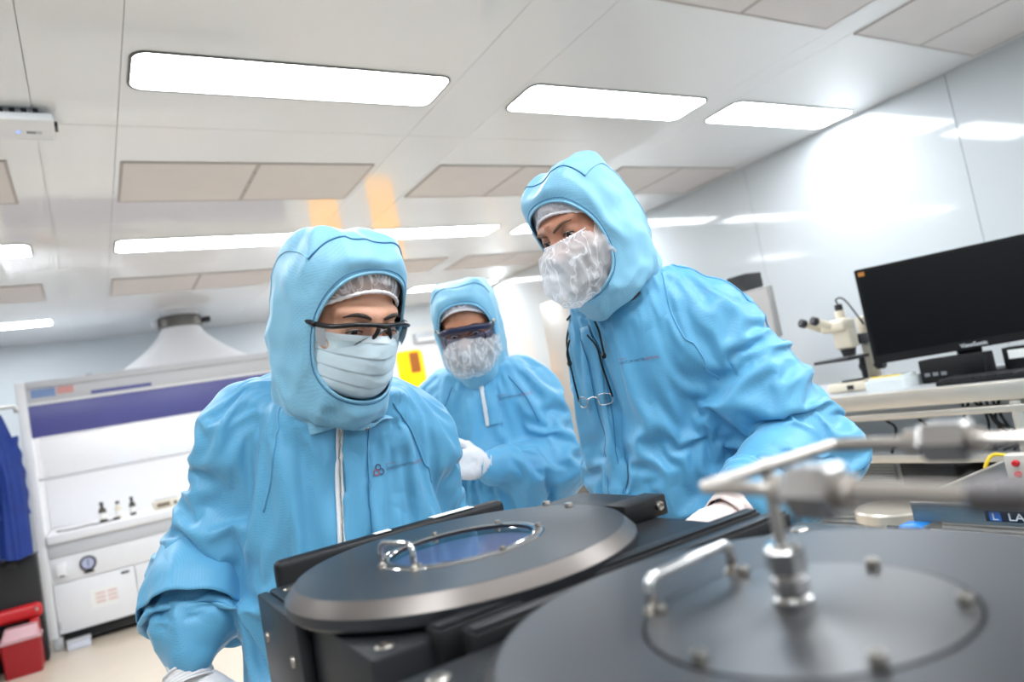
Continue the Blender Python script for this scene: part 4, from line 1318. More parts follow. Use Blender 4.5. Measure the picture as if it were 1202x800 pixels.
def drape(V, F, fld, V0, scale_fn, iters=160, zmin=.72, pin=None, inner=.018, outer=.026, bend=.022, grav=2.5e-5):
    """settle the garment: its cloth is cut a little too long, so it buckles into folds, sags and stops on the body below"""
    keep = V0[:, 2] > zmin - .02
    Fk = F[keep[F].all(1)]
    used = np.zeros(len(V), bool)
    used[Fk.ravel()] = True
    ids = np.nonzero(used)[0]
    back = np.full(len(V), -1)
    back[ids] = np.arange(len(ids))
    Fk = back[Fk]
    n = len(ids)
    P0 = V0[ids].astype(np.float32)
    X = V[ids].astype(np.float32)
    pairs = np.concatenate([Fk[:, [0, 1]], Fk[:, [1, 2]], Fk[:, [2, 3]], Fk[:, [3, 0]], Fk[:, [0, 2]], Fk[:, [1, 3]]])
    dg = np.concatenate([np.zeros(4 * len(Fk), bool), np.ones(2 * len(Fk), bool)])
    key = np.minimum(pairs[:, 0], pairs[:, 1]) * np.int64(n) + np.maximum(pairs[:, 0], pairs[:, 1])
    _, ui = np.unique(key, return_index=True)
    pairs, dg = pairs[ui], dg[ui]
    e = P0[pairs[:, 1]] - P0[pairs[:, 0]]
    L = scale_fn(P0[pairs[:, 0]] + .5 * e, e).astype(np.float32)
    a = np.concatenate([pairs[:, 0], pairs[:, 1]])
    b = np.concatenate([pairs[:, 1], pairs[:, 0]])
    L2 = np.concatenate([L, L])
    dg2 = np.concatenate([dg, dg])
    o = np.argsort(a, kind='stable')
    a, b, L2, dg2 = a[o], b[o], L2[o], dg2[o]
    cnt = np.bincount(a, minlength=n)
    st = np.concatenate([[0], np.cumsum(cnt)[:-1]])
    K = min(14, cnt.max())
    nb = np.repeat(np.arange(n)[:, None], K, 1)
    LL = np.zeros((n, K), np.float32)
    ww = np.zeros((n, K), np.float32)
    we = np.zeros((n, K), np.float32)
    slot = np.arange(len(a)) - st[a]
    ok = slot < K
    nb[a[ok], slot[ok]] = b[ok]
    LL[a[ok], slot[ok]] = L2[ok]
    ww[a[ok], slot[ok]] = np.where(dg2[ok], .7, 1.0)
    we[a[ok], slot[ok]] = np.where(dg2[ok], 0, 1.0)
    we /= np.maximum(we.sum(1, keepdims=True), 1)
    gx, gy, gz = np.gradient(fld.F, fld.h)
    mob = np.ones(n, np.float32)
    mob *= np.clip((P0[:, 2] - zmin) / .05, 0, 1)
    if pin is not None:
        mob *= pin(P0)
    mob = mob[:, None]
    prev = X.copy()
    hi = np.array(fld.n) - 2
    for it in range(iters):
        vel = (X - prev) * .93
        prev = X.copy()
        X = X + mob * vel
        X[:, 2] -= grav * mob[:, 0]
        for sub in range(1):
            d = X[nb] - X[:, None]
            ln = np.sqrt((d * d).sum(2)) + 1e-9
            c = ww * (1 - LL / ln)
            X = X + mob * .15 * (c[:, :, None] * d).sum(1)
        lp = (we[:, :, None] * X[nb]).sum(1) - X
        X = X - mob * bend * ((we[:, :, None] * lp[nb]).sum(1) - lp)
        if it % 2:
            continue
        q = (X - fld.lo) / fld.h
        i = np.clip(np.floor(q).astype(int), 0, hi)
        fr = q - i
        val = np.zeros(n, np.float32)
        for dx in (0, 1):
            for dy in (0, 1):
                for dz in (0, 1):
                    w = (fr[:, 0] if dx else 1 - fr[:, 0]) * (fr[:, 1] if dy else 1 - fr[:, 1]) * (fr[:, 2] if dz else 1 - fr[:, 2])
                    val += w * fld.F[i[:, 0] + dx, i[:, 1] + dy, i[:, 2] + dz]
        G = np.stack([gx[i[:, 0], i[:, 1], i[:, 2]], gy[i[:, 0], i[:, 1], i[:, 2]], gz[i[:, 0], i[:, 1], i[:, 2]]], 1)
        G /= np.linalg.norm(G, axis=1)[:, None] + 1e-6
        push = np.where(val < -inner, -inner - val, np.where(val > outer, (outer - val) * .5, 0))
        X = X + mob * G * push[:, None].astype(np.float32)
    out = V.copy()
    out[ids] = X
    return out

def grid_surface(cage, nu, nv, closed=False):
    """bicubic surface through a control cage [v][u]; returns the points as (nv, nu, 3)"""
    cage = np.asarray(cage, float)
    rows = np.stack([catmull(r, nu, closed) for r in cage])
    return np.stack([catmull(rows[:, i], nv) for i in range(rows.shape[1])], 1)
def grid_faces(nv, nu, closed=False):
    F = []
    for j in range(nv - 1):
        for i in range(nu if closed else nu - 1):
            i2 = (i + 1) % nu
            F.append((j * nu + i, j * nu + i2, (j + 1) * nu + i2, (j + 1) * nu + i))
    return np.array(F)

# ------------------------------------------------------------------ cloth, skin and mask materials
def cloth_mat(name, rgb, crease=.0065, weave=True, scale=1.0):
    m = bpy.data.materials.new(name)
    m.use_nodes = True
    nt = m.node_tree
    b = nt.nodes['Principled BSDF']
    b.inputs['Roughness'].default_value = .42
    b.inputs['Specular IOR Level'].default_value = .45
    b.inputs['Sheen Weight'].default_value = .25
    b.inputs['Sheen Roughness'].default_value = .4
    tc = nt.nodes.new('ShaderNodeTexCoord')
    def noise(sc, detail=2.0, vec=None):
        n = nt.nodes.new('ShaderNodeTexNoise')
        n.inputs['Scale'].default_value = sc
        n.inputs['Detail'].default_value = detail
        nt.links.new(vec or tc.outputs['Object'], n.inputs['Vector'])
        return n
    def math_(op, a, bb=None, v=None):
        n = nt.nodes.new('ShaderNodeMath')
        n.operation = op
        nt.links.new(a, n.inputs[0])
        if bb is not None:
            nt.links.new(bb, n.inputs[1])
        elif v is not None:
            n.inputs[1].default_value = v
        return n.outputs[0]
    # crumple: folded sheets of noise meeting in sharp creases
    n1 = noise(9 * scale, 2.0)
    r1 = math_('ABSOLUTE', math_('SUBTRACT', n1.outputs['Fac'], v=.5))
    vo = nt.nodes.new('ShaderNodeTexVoronoi')
    vo.feature = 'F1'
    vo.distance = 'EUCLIDEAN'
    vo.inputs['Scale'].default_value = 17 * scale
    wp = nt.nodes.new('ShaderNodeVectorMath')
    wp.operation = 'MULTIPLY_ADD'
    nt.links.new(noise(7, 2).outputs['Color'], wp.inputs[0])
    wp.inputs[1].default_value = (.12, .12, .12)
    nt.links.new(tc.outputs['Object'], wp.inputs[2])
    nt.links.new(wp.outputs[0], vo.inputs['Vector'])
    h = math_('ADD', math_('MULTIPLY', r1, v=2.2), math_('MULTIPLY', vo.outputs['Distance'], v=.15))
    msk = nt.nodes.new('ShaderNodeMapRange')
    msk.inputs[1].default_value, msk.inputs[2].default_value = .38, .62
    nt.links.new(noise(5, 1).outputs['Fac'], msk.inputs[0])
    h = math_('MULTIPLY', h, math_('ADD', msk.outputs[0], v=.25))
    bp = nt.nodes.new('ShaderNodeBump')
    bp.inputs['Distance'].default_value = crease
    bp.inputs['Strength'].default_value = .9
    nt.links.new(h, bp.inputs['Height'])
    last = bp.outputs[0]
    c = lin(rgb)
    mx = nt.nodes.new('ShaderNodeMix')
    mx.data_type = 'RGBA'
    mx.inputs[6].default_value = tuple(v * .9 for v in c[:3]) + (1,)
    mx.inputs[7].default_value = tuple(min(1, v * 1.08) for v in c[:3]) + (1,)
    if weave:
        # antistatic grid: fine crossed threads, a little paler
        sp = nt.nodes.new('ShaderNodeSeparateXYZ')
        nt.links.new(tc.outputs['Object'], sp.inputs[0])
        s1 = math_('ADD', math_('ADD', sp.outputs[0], sp.outputs[1]), sp.outputs[2])
        s2 = math_('SUBTRACT', math_('ADD', sp.outputs[0], sp.outputs[1]), sp.outputs[2])
        s3 = math_('SINE', math_('MULTIPLY', s1, v=1500.0))
        s4 = math_('SINE', math_('MULTIPLY', s2, v=1500.0))
        w_ = math_('MAXIMUM', s3, s4)
        bp2 = nt.nodes.new('ShaderNodeBump')
        bp2.inputs['Distance'].default_value = .00007
        bp2.inputs['Strength'].default_value = .8
        nt.links.new(w_, bp2.inputs['Height'])
        nt.links.new(last, bp2.inputs['Normal'])
        last = bp2.outputs[0]
        f = math_('ADD', math_('MULTIPLY', w_, v=.42), noise(6, 2).outputs['Fac'])
        nt.links.new(f, mx.inputs[0])
    else:
        nt.links.new(noise(9, 3).outputs['Fac'], mx.inputs[0])
    nt.links.new(mx.outputs[2], b.inputs['Base Color'])
    nt.links.new(last, b.inputs['Normal'])
    return m
BLUE = (96, 168, 207)
M_suit = cloth_mat('coverall_blue', BLUE)
M_hoodc = cloth_mat('hood_blue', (134, 192, 220), crease=.004, scale=.8)
M_seam = mat('seam_blue', (48, 116, 164), rough=.6, var=.15, vscale=300)
M_inner = mat('inside_blue', (60, 130, 176), rough=.7, var=.1)

def gauze(name, rgb, op0, op1, scale=22):
    """thin non-woven sheet: see-through, with denser wrinkles"""
    m = bpy.data.materials.new(name)
    m.use_nodes = True
    nt = m.node_tree
    nt.nodes.clear()
    out = nt.nodes.new('ShaderNodeOutputMaterial')
    tr = nt.nodes.new('ShaderNodeBsdfTransparent')
    df = nt.nodes.new('ShaderNodeBsdfDiffuse')
    df.inputs[0].default_value = lin(rgb)
    tl = nt.nodes.new('ShaderNodeBsdfTranslucent')
    tl.inputs[0].default_value = lin(rgb)
    ad = nt.nodes.new('ShaderNodeMixShader')
    ad.inputs[0].default_value = .35
    nt.links.new(df.outputs[0], ad.inputs[1]); nt.links.new(tl.outputs[0], ad.inputs[2])
    tc = nt.nodes.new('ShaderNodeTexCoord')
    nz = nt.nodes.new('ShaderNodeTexNoise')
    nz.inputs['Scale'].default_value = scale
    nz.inputs['Detail'].default_value = 4
    nz.inputs['Distortion'].default_value = .5
    mp = nt.nodes.new('ShaderNodeMapping')
    mp.inputs['Scale'].default_value = (1.3, 1.3, .45)
    mp.inputs['Rotation'].default_value = (.4, .5, .2)
    nt.links.new(tc.outputs['Object'], mp.inputs['Vector'])
    nt.links.new(mp.outputs[0], nz.inputs['Vector'])
    ab = nt.nodes.new('ShaderNodeMath'); ab.operation = 'SUBTRACT'; ab.inputs[1].default_value = .5
    nt.links.new(nz.outputs['Fac'], ab.inputs[0])
    ab2 = nt.nodes.new('ShaderNodeMath'); ab2.operation = 'ABSOLUTE'
    nt.links.new(ab.outputs[0], ab2.inputs[0])
    mr = nt.nodes.new('ShaderNodeMapRange')
    mr.inputs[1].default_value, mr.inputs[2].default_value = 0.0, .05
    mr.inputs[3].default_value, mr.inputs[4].default_value = op1, op0
    nt.links.new(ab2.outputs[0], mr.inputs[0])
    lw = nt.nodes.new('ShaderNodeLayerWeight')
    lw.inputs[0].default_value = .35
    mxm = nt.nodes.new('ShaderNodeMath'); mxm.operation = 'MAXIMUM'
    nt.links.new(mr.outputs[0], mxm.inputs[0]); nt.links.new(lw.outputs['Facing'], mxm.inputs[1])
    bp = nt.nodes.new('ShaderNodeBump')
    bp.inputs['Distance'].default_value = .004
    bp.invert = True
    nt.links.new(ab2.outputs[0], bp.inputs['Height'])
    nt.links.new(bp.outputs[0], df.inputs['Normal'])
    mx = nt.nodes.new('ShaderNodeMixShader')
    nt.links.new(mxm.outputs[0], mx.inputs[0])
    nt.links.new(tr.outputs[0], mx.inputs[1]); nt.links.new(ad.outputs[0], mx.inputs[2])
    nt.links.new(mx.outputs[0], out.inputs[0])
    return m
M_gauze = gauze('beard_cover_gauze', (250, 250, 252), .55, .92, 30)
M_net = gauze('hair_net_gauze', (248, 246, 248), .35, .9, 38)
M_net2 = gauze('hair_net_dense', (248, 246, 250), .8, 1.0, 50)
M_elas = mat('net_elastic', (240, 234, 234), rough=.8, var=.06, vscale=200, bump=.001, bscale=300)
M_smask = mat('surgical_mask', (212, 232, 240), rough=.75, var=.04, vscale=40, bump=.0003, bscale=600)
M_smaske = mat('surgical_mask_edge', (226, 238, 244), rough=.75, var=.04, vscale=40)
M_glove = mat('white_glove', (226, 224, 226), rough=.5, var=.05, vscale=30, bump=.0012, bscale=90, sss=.1)
M_glove2 = mat('latex_glove', (232, 214, 208), rough=.45, var=.06, vscale=30, bump=.0010, bscale=90, sss=.1)
M_eye = mat('eye_white', (222, 214, 206), rough=.2, var=.03)
M_iris = mat('iris_dark', (40, 26, 18), rough=.15, var=.1)
M_hair = mat('dark_hair', (44, 32, 26), rough=.6, var=.3, vscale=150, bump=.002, bscale=220)
M_snap = mat('snap_metal', (190, 186, 178), rough=.25, metal=1.0, var=.05)
M_blueprint = mat('print_navy', (70, 74, 110), rough=.6, var=.05)
M_redprint = mat('print_red', (168, 92, 104), rough=.6, var=.05)
M_zip = mat('zip_white', (226, 228, 230), rough=.6, var=.05, vscale=200)

def lens_mat(name, tint, refl=.08):
    m = bpy.data.materials.new(name)
    m.use_nodes = True
    nt = m.node_tree
    nt.nodes.clear()
    out = nt.nodes.new('ShaderNodeOutputMaterial')
    tr = nt.nodes.new('ShaderNodeBsdfTransparent')
    tr.inputs[0].default_value = tint
    gl = nt.nodes.new('ShaderNodeBsdfGlossy')
    gl.inputs['Roughness'].default_value = .04
    nz = nt.nodes.new('ShaderNodeTexNoise'); nz.inputs['Scale'].default_value = 20
    bp = nt.nodes.new('ShaderNodeBump'); bp.inputs['Distance'].default_value = .0002
    nt.links.new(nz.outputs['Fac'], bp.inputs['Height']); nt.links.new(bp.outputs[0], gl.inputs['Normal'])
    fr = nt.nodes.new('ShaderNodeFresnel'); fr.inputs[0].default_value = 1.5
    mx = nt.nodes.new('ShaderNodeMixShader')
    nt.links.new(fr.outputs[0], mx.inputs[0]); nt.links.new(tr.outputs[0], mx.inputs[1]); nt.links.new(gl.outputs[0], mx.inputs[2])
    nt.links.new(mx.outputs[0], out.inputs[0])
    return m
M_lens = lens_mat('clear_lens', (.95, .97, .97, 1))
M_lensb = lens_mat('blue_tinted_lens', (.60, .64, .85, 1))
M_frame = mat('black_frame', (14, 14, 16), rough=.3, var=.1)
M_navyf = mat('navy_frame', (24, 30, 62), rough=.3, var=.1)

# ------------------------------------------------------------------ head, hood, masks: built in a head frame (x right, y to the front, z up, eyes at z = 0)
def head_matrix(c, az, pitch, roll, s=1.0):
    """az: heading measured from -Y towards -X; pitch > 0 looks down; roll tips the crown to the person's right"""
    f = Vector((-math.sin(az), -math.cos(az), 0))
    r = Vector((f.y, -f.x, 0))
    B = Matrix((r, f, Vector((0, 0, 1)))).transposed()
    R = B @ Matrix.Rotation(-pitch, 3, 'X') @ Matrix.Rotation(roll, 3, 'Y')
    return np.array(R), np.array(c, float), s
def to_world(M, P):
    R, c, s = M
    return (np.asarray(P, float) * s) @ R.T + c

def skin_mat(name, rgb, beard=None):
    m = mat(name, rgb, rough=.5, var=.07, vscale=60, bump=.0004, bscale=350, sss=.25)
    return m

def head_mesh(slit=.004, brow_frown=0.0, nose=1.0):
    f = Field((-.11, -.13, -.20), (.11, .14, .14), .0032)
    f.ell((0, -.001, .028), (.074, .078, .080), 0)
    f.ell((0, .026, -.024), (.058, .066, .080), .03)
    f.ell((0, .048, -.082), (.040, .040, .028), .03)
    for s in (-1, 1):
        f.ell((s * .043, .052, -.030), (.026, .030, .026), .02)
        f.cone((s * .010, .086, .017), (s * .046, .070, .020), .012, .009, .014)
    for s in (-1, 1):
        f.ell((s * .031, .098, -.001), (.019, .017, .0125), .012, 'sub')
        f.ell((s * .031, .0755, -.001), (.0165, .0155, .0155), .005)
        f.ell((s * .031, .097, -.0045), (.0125, .017, slit), .002, 'sub')
    f.cone((0, .088, .010), (0, .112, -.032), .0085, .0125 * nose, .012)
    for s in (-1, 1):
        f.ell((s * .013, .098, -.036), (.0085, .011, .008), .006)
    f.ell((0, .090, -.066), (.022, .012, .006), .008)
    f.ell((0, .088, -.076), (.020, .012, .007), .008)
    if brow_frown:
        for s in (-1, 1):
            f.cone((s * .005, .096, .030), (s * .007, .095, .012), .0035, .0035, .006)
        f.cone((0, .098, .030), (0, .0975, .012), .0018, .0018, .004, 'sub')
        for zz in (.046, .058):
            f.cone((-.035, .082 - (zz - .046) * .2, zz), (.035, .082 - (zz - .046) * .2, zz + .002), .0015, .0015, .005, 'sub')
    f.cone((0, -.015, -.07), (0, -.05, -.19), .056, .060, .03)
    return f.mesh(2)

HOOD_TOP = [(0, .096, .082), (0, .080, .116), (0, .0, .146), (0, -.088, .120), (0, -.130, .01), None]
def hood_cage(M, neck_c, neck_r, body_f, w=1.0, back=1.0):
    """six rings from the face opening over the head to the neck; u runs from the brow round to the chin and back"""
    U = [
        [(0, .082, .085), (0, .076, .109), (0, .012, .131), (0, -.072, .112), (0, -.106, .010)],
        [(.053, .075, .066), (.062, .061, .098), (.073, .002, .123), (.075, -.066, .102), (.077, -.090, -.005)],
        [(.077, .056, .006), (.090, .040, .020), (.097, .000, .024), (.096, -.040, .002), (.092, -.052, -.065)],
        [(.071, .058, -.068), (.082, .046, -.074), (.090, .022, -.080), (.093, -.002, -.090), (.092, -.016, -.112)],
        [(.046, .088, -.104), (.054, .080, -.120), (.062, .068, -.130), (.070, .056, -.140), (.076, .042, -.150)],
        [(0, .104, -.113), (0, .106, -.131), (0, .101, -.142), (0, .096, -.154), (0, .086, -.166)],
    ]
    n = len(U)
    full = U + [[(-p[0], p[1], p[2]) for p in U[i]] for i in range(n - 2, 0, -1)]
    full = [[(p[0], p[1] if p[1] > 0 else p[1] * back, p[2]) for p in q] for q in full]
    W = [to_world(M, np.array(q) * np.array([w, 1, 1])) for q in full]
    bf = np.array([body_f[0], body_f[1], 0.0])
    br = np.array([body_f[1], -body_f[0], 0.0])
    k = len(full)
    rows = []
    for v in range(5):
        rows.append([W[u][v] for u in range(k)])
    # the ring that tucks into the collar
    angs = [180, 140, 100, 70, 35, 0, -35, -70, -100, -140]
    a = np.radians(angs)
    ring = [np.array(neck_c) - 0 * bf + bf * neck_r[1] * math.cos(t) + br * neck_r[0] * math.sin(t) for t in a]
    rows.append([.5 * rows[4][u] + .5 * ring[u] for u in range(k)])
    rows.append(ring)
    return np.array(rows)

class Surf:
    def __init__(self, V, F):
        self.t = BVHTree.FromPolygons([tuple(v) for v in V], [tuple(map(int, f)) for f in F])
    def snap(self, p, off=0.0):
        l, n, i, d = self.t.find_nearest(Vector(p))
        return np.array(l + n * off)
    def shoot(self, p, d, off=0.0):
        l, n, i, dist = self.t.ray_cast(Vector(p), Vector(d))
        if l is None:
            return self.snap(p, off)
        return np.array(l) - np.array(Vector(d).normalized()) * off
    def normal(self, p):
        return np.array(self.t.find_nearest(Vector(p))[1])

def ribbon(name, surf, pts, width, m, parent, off=.0015, across=None, n=40, nw=4, thick=.0012):
    """strip lying on a surface along a path"""
    P = catmull(pts, n)
    V = []
    for i in range(n):
        t = P[min(i + 1, n - 1)] - P[max(i - 1, 0)]
        nn = surf.normal(P[i])
        c = np.cross(t, nn)
        c /= np.linalg.norm(c) + 1e-9
        for j in range(nw + 1):
            V.append(surf.snap(P[i] + c * width * (j / nw - .5), off))
    o = mesh_obj(name, V, grid_faces(n, nw + 1), m, parent, smooth=True)
    md = o.modifiers.new('thickness', 'SOLIDIFY')
    md.thickness = thick
    md.offset = 0
    return o
def seam(name, surf, pts, r, m, parent, n=40, off=.0008):
    P = np.array([surf.snap(p, off) for p in catmull(pts, n)])
    return tube(name, P, r, m, parent, n=6)
def snap_button(surf, p, parent, r=.0045, name='snap_button', m=None):
    q = surf.snap(p, .0005)
    nn = surf.normal(p)
    return lathe(name, [(0, .0022), (r * .35, .0018), (r * .45, .0028), (r * .8, .0026), (r, .001), (r, 0)], m or M_snap, parent, loc=q, n=16, axis=tuple(nn))

def make_hood(parent, M, cage, fold_amp=.007, seed=0, seams=True):
    nu, nv = 132, 84
    G = grid_surface(cage, nu, nv, True)
    V = G.reshape(-1, 3)
    F = grid_faces(nv, nu, True)
    N = normals(V, F)
    if np.mean(((V - M[1]) * N).sum(1)) < 0:
        F = F[:, ::-1]
        N = -N
    vv = np.repeat(np.linspace(0, 1, nv), nu)
    amp = np.clip(vv * 5, 0, 1)
    L = (V - M[1]) @ M[0]
    d = fold_amp * amp * (ridged(L * np.array([14, 14, 7]), seed + 1) - .55) * 1.5 + fold_amp * .6 * amp * pnoise(L * 32, seed + 2)
    d += .010 * amp * np.clip((vv - .55) * 3, 0, 1) * (ridged(L * np.array([9, 9, 16]), seed + 5) - .5)
    V = V + N * d[:, None]
    o = mesh_obj('hood', V, F, M_hoodc, parent, smooth=True)
    sm = o.modifiers.new('thickness', 'SOLIDIFY')
    sm.thickness = .0022
    sm.offset = -1
    G = V.reshape(nv, nu, 3)
    tube('face_edge', G[0], .0024, M_hoodc, o, n=8, closed=True)
    tube('edge_stitch', G[3] + N.reshape(nv, nu, 3)[3] * .0004, .0007, M_seam, o, n=5, closed=True)
    NN = N.reshape(nv, nu, 3)
    if seams:
        # seam over the crown and down both sides of the hood
        i0 = int(nu * .14)
        s1 = [G[int(nv * .26), i % nu] + NN[int(nv * .26), i % nu] * .0006 for i in range(-i0, i0 + 1)]
        tube('crown_seam', s1, .0013, M_seam, o, n=6)
        for sgn in (-1, 1):
            q = [G[j, (sgn * i0) % nu] + NN[j, (sgn * i0) % nu] * .0004 for j in range(int(nv * .26), int(nv * .78))]
            tube('side_seam', q, .0011, M_hoodc, o, n=6)
    return o, G, NN

def make_eyes(parent, M, gaze=-.25, size=1.0):
    for s in (-1, 1):
        c = np.array([s * .031, .0768, -.002])
        bm = bmesh.new()
        bmesh.ops.create_uvsphere(bm, u_segments=20, v_segments=14, radius=.0132)
        for v in bm.verts:
            v.co = Vector(to_world(M, np.array(v.co) + c))
        e = bm_obj('eye', bm, M_eye, parent, True)
        g = np.array([0, math.cos(gaze), math.sin(gaze)])
        V, F = [], []
        for j in range(5):
            for i in range(18):
                a, t = 2 * math.pi * i / 18, .44 * j / 4
                u = np.array([math.cos(a) * math.sin(t), math.cos(t), math.sin(a) * math.sin(t)])
                y, z = u[1], u[2]
                u = np.array([u[0], y * math.cos(gaze) - z * math.sin(gaze), y * math.sin(gaze) + z * math.cos(gaze)])
                V.append(to_world(M, c + u * .0136))
        mesh_obj('iris', V, grid_faces(5, 18, True), M_iris, e, smooth=True)
def make_brow(parent, M, s, pts, m):
    V, F = tube_data(catmull(pts, 16), np.array([.0012 + .0022 * math.sin(math.pi * min(1, (i + 2) / 16)) for i in range(16)]), 8)
    V = [to_world(M, np.array(v)) for v in V]
    return mesh_obj('eyebrow', V, F, m, parent, smooth=True)
def make_lash(parent, M, s, z=-.001):
    P = [(s * (.031 - .0135), .0885, z - .002), (s * .026, .0925, z + .001), (s * .034, .0925, z + .001), (s * (.031 + .0145), .0865, z - .003)]
    V, F = tube_data(catmull(P, 12), .0012, 6)
    return mesh_obj('lash_line', [to_world(M, np.array(v)) for v in V], F, M_hair, parent, smooth=True)

def make_hairnet(parent, M, m, low=.058, seed=3, rise=.8):
    """crumpled net over the brow, from its elastic edge up under the hood"""
    nu, nv = 70, 26
    V = []
    edge = []
    for j in range(nv):
        for i in range(nu):
            a = math.radians(-88 + 176 * i / (nu - 1))
            zlow = low - .050 * (abs(math.sin(a)) ** 2.2)
            z = zlow + (.124 - zlow) * (j / (nv - 1)) * rise
            k = math.sqrt(max(.02, 1 - ((z - .036) / .0925) ** 2))
            p = np.array([.0825 * k * math.sin(a), -.016 + .102 * k * math.cos(a), z])
            V.append(p)
    V = np.array(V)
    c = np.array([0, -.016, .036])
    N = (V - c) / np.linalg.norm(V - c, axis=1)[:, None]
    jj = np.repeat(np.linspace(0, 1, nv), nu)
    V = V + N * (.006 * np.clip(jj * 4, 0, 1) * ridged(V * np.array([55, 55, 25]), seed) + .002)[:, None]
    o = mesh_obj('hair_net', to_world(M, V), grid_faces(nv, nu), m, parent, smooth=True)
    P = to_world(M, V[:nu] + N[:nu] * .001)
    tube('elastic_edge', P, np.array([.0030 + .0007 * math.sin(i * 2.1) for i in range(nu)]), M_elas, o, n=8)
    return o

def make_surgical(parent, M):
    cols = [-1, -.72, -.34, 0, .34, .72, 1]
    rows = [  # z side, z mid, y side, y front
        (-.014, -.004, .036, .117), (-.030, -.026, .037, .126), (-.048, -.050, .038, .127), (-.068, -.076, .038, .123), (-.084, -.098, .038, .112), (-.090, -.112, .038, .094)]
    cage = []
    for zs, zm, ysd, yf in rows:
        r = []
        for c in cols:
            t = 1 - abs(c) ** 1.7
            r.append((.078 * c * (1 - .06 * (1 - abs(c))), ysd + (yf - ysd) * t ** .75, zs + (zm - zs) * t))
        cage.append(r)
    nu, nv = 60, 72
    G = grid_surface(cage, nu, nv)
    v = np.linspace(0, 1, nv)[:, None]
    u = np.linspace(-1, 1, nu)[None, :]
    pl = np.zeros((nv, 1))
    for k in (.30, .50, .68):
        pl += np.where((v > k), np.exp(-(v - k) / .07), 0)
    dis = -.0042 * pl * (1 - .3 * np.abs(u)) 
    P = G.reshape(-1, 3)
    dis = dis.reshape(-1) + .003 * (ridged(P * np.array([18, 18, 30]), 5) - .6) + .0015 * pnoise(P * 60, 4)
    P = P + np.array([0, 1.0, 0]) * dis[:, None]
    o = mesh_obj('surgical_mask', to_world(M, P), grid_faces(nv, nu), M_smask, parent, smooth=True)
    sm = o.modifiers.new('thickness', 'SOLIDIFY'); sm.thickness = .0014
    Q = P.reshape(nv, nu, 3)
    band = np.stack([Q[0] + [0, .0012, .001], Q[3] + [0, .0016, 0], Q[6] + [0, .0014, 0]])
    mesh_obj('nose_strip', to_world(M, band.reshape(-1, 3)), grid_faces(3, nu), M_smaske, o, smooth=True)
    for s, i in ((-1, 0), (1, nu - 1)):
        band = np.stack([Q[:, i] + [s * .0006, .001, 0], Q[:, i - s * 3] + [0, .0022, 0]])
        mesh_obj('side_binding', to_world(M, band.reshape(-1, 3)), grid_faces(2, nv), M_smaske, o, smooth=True)
        a, b = Q[2, i], Q[-4, i]
        lp = catmull([a, (s * .079, .025, -.02), (s * .086, -.01, .0), (s * .085, -.02, -.03), (s * .08, .0, -.065), b], 30)
        tube('ear_loop', to_world(M, lp), .0016, M_smaske, o, n=6)
    return o

def make_beard_cover(parent, M, seed=0, droop=(0, 0, 0), m=None, big=1.0, side=1.0):
    cols = [-1, -.7, -.35, 0, .35, .7, 1]
    rows = [(-.012, -.008, .034, .112, .078), (-.026, -.030, .040, .138, .083), (-.050, -.060, .042, .150, .086), (-.076, -.092, .040, .146, .084), (-.098, -.122, .038, .122, .076), (-.106, -.132, .034, .086, .064)]
    cage = []
    for ri, (zs, zm, ysd, yf, xw) in enumerate(rows):
        r = []
        w = math.sin(math.pi * ri / (len(rows) - 1))
        for c in cols:
            t = 1 - abs(c) ** 1.8
            r.append((xw * c * big * side + droop[0] * w * t, ysd + (yf - ysd) * big * t ** .7 + droop[1] * w * t, zs + (zm - zs) * t + droop[2] * w * t))
        cage.append(r)
    nu, nv = 96, 84
    G = grid_surface(cage, nu, nv)
    P = G.reshape(-1, 3)
    F = grid_faces(nv, nu)
    N = normals(P, F)
    if N[:, 1].mean() < 0:
        N = -N
        F = F[:, ::-1]
    v = np.repeat(np.linspace(0, 1, nv), nu)
    e = np.clip(np.minimum(v, 1 - v) * 7, 0, 1)
    d = e * (.011 * (ridged(P * np.array([16, 16, 11]), seed + 1) - .5) + .006 * (ridged(P * np.array([42, 42, 22]), seed + 2) - .5) + .002 * pnoise(P * 90, seed + 3))
    gth = (1 - e) * .0011 * np.sin(np.tile(np.arange(nu), nv) * 1.9)
    P = P + N * (d + gth)[:, None]
    o = mesh_obj('beard_cover', to_world(M, P), F, m or M_gauze, parent, smooth=True)
    Q = P.reshape(nv, nu, 3)
    for row, nm in ((0, 'upper_elastic'), (-1, 'lower_elastic')):
        tube(nm, to_world(M, Q[row]), np.array([.0019 + .0006 * math.sin(i * 1.7) for i in range(nu)]), M_elas, o, n=6)
    return o

def make_beard(parent, M):
    """dark beard over jaw and chin, under the gauze"""
    cols = [-1, -.6, 0, .6, 1]
    rows = [(-.040, -.050, .030, .108), (-.064, -.064, .034, .106), (-.090, -.092, .036, .104), (-.110, -.122, .036, .094), (-.112, -.132, .03, .070)]
    cage = [[(.072 * c * (1 - .15 * i / 4), ysd + (yf - ysd) * (1 - abs(c) ** 2) ** .8, zs + (zm - zs) * (1 - abs(c))) for c in cols] for i, (zs, zm, ysd, yf) in enumerate(rows)]
    G = grid_surface(cage, 50, 36)
    P = G.reshape(-1, 3)
    P = P + np.array([0, 1, 0]) * (.003 * pnoise(P * 120, 2))[:, None]
    return mesh_obj('beard', to_world(M, P), grid_faces(36, 50), M_hair, parent, smooth=True)

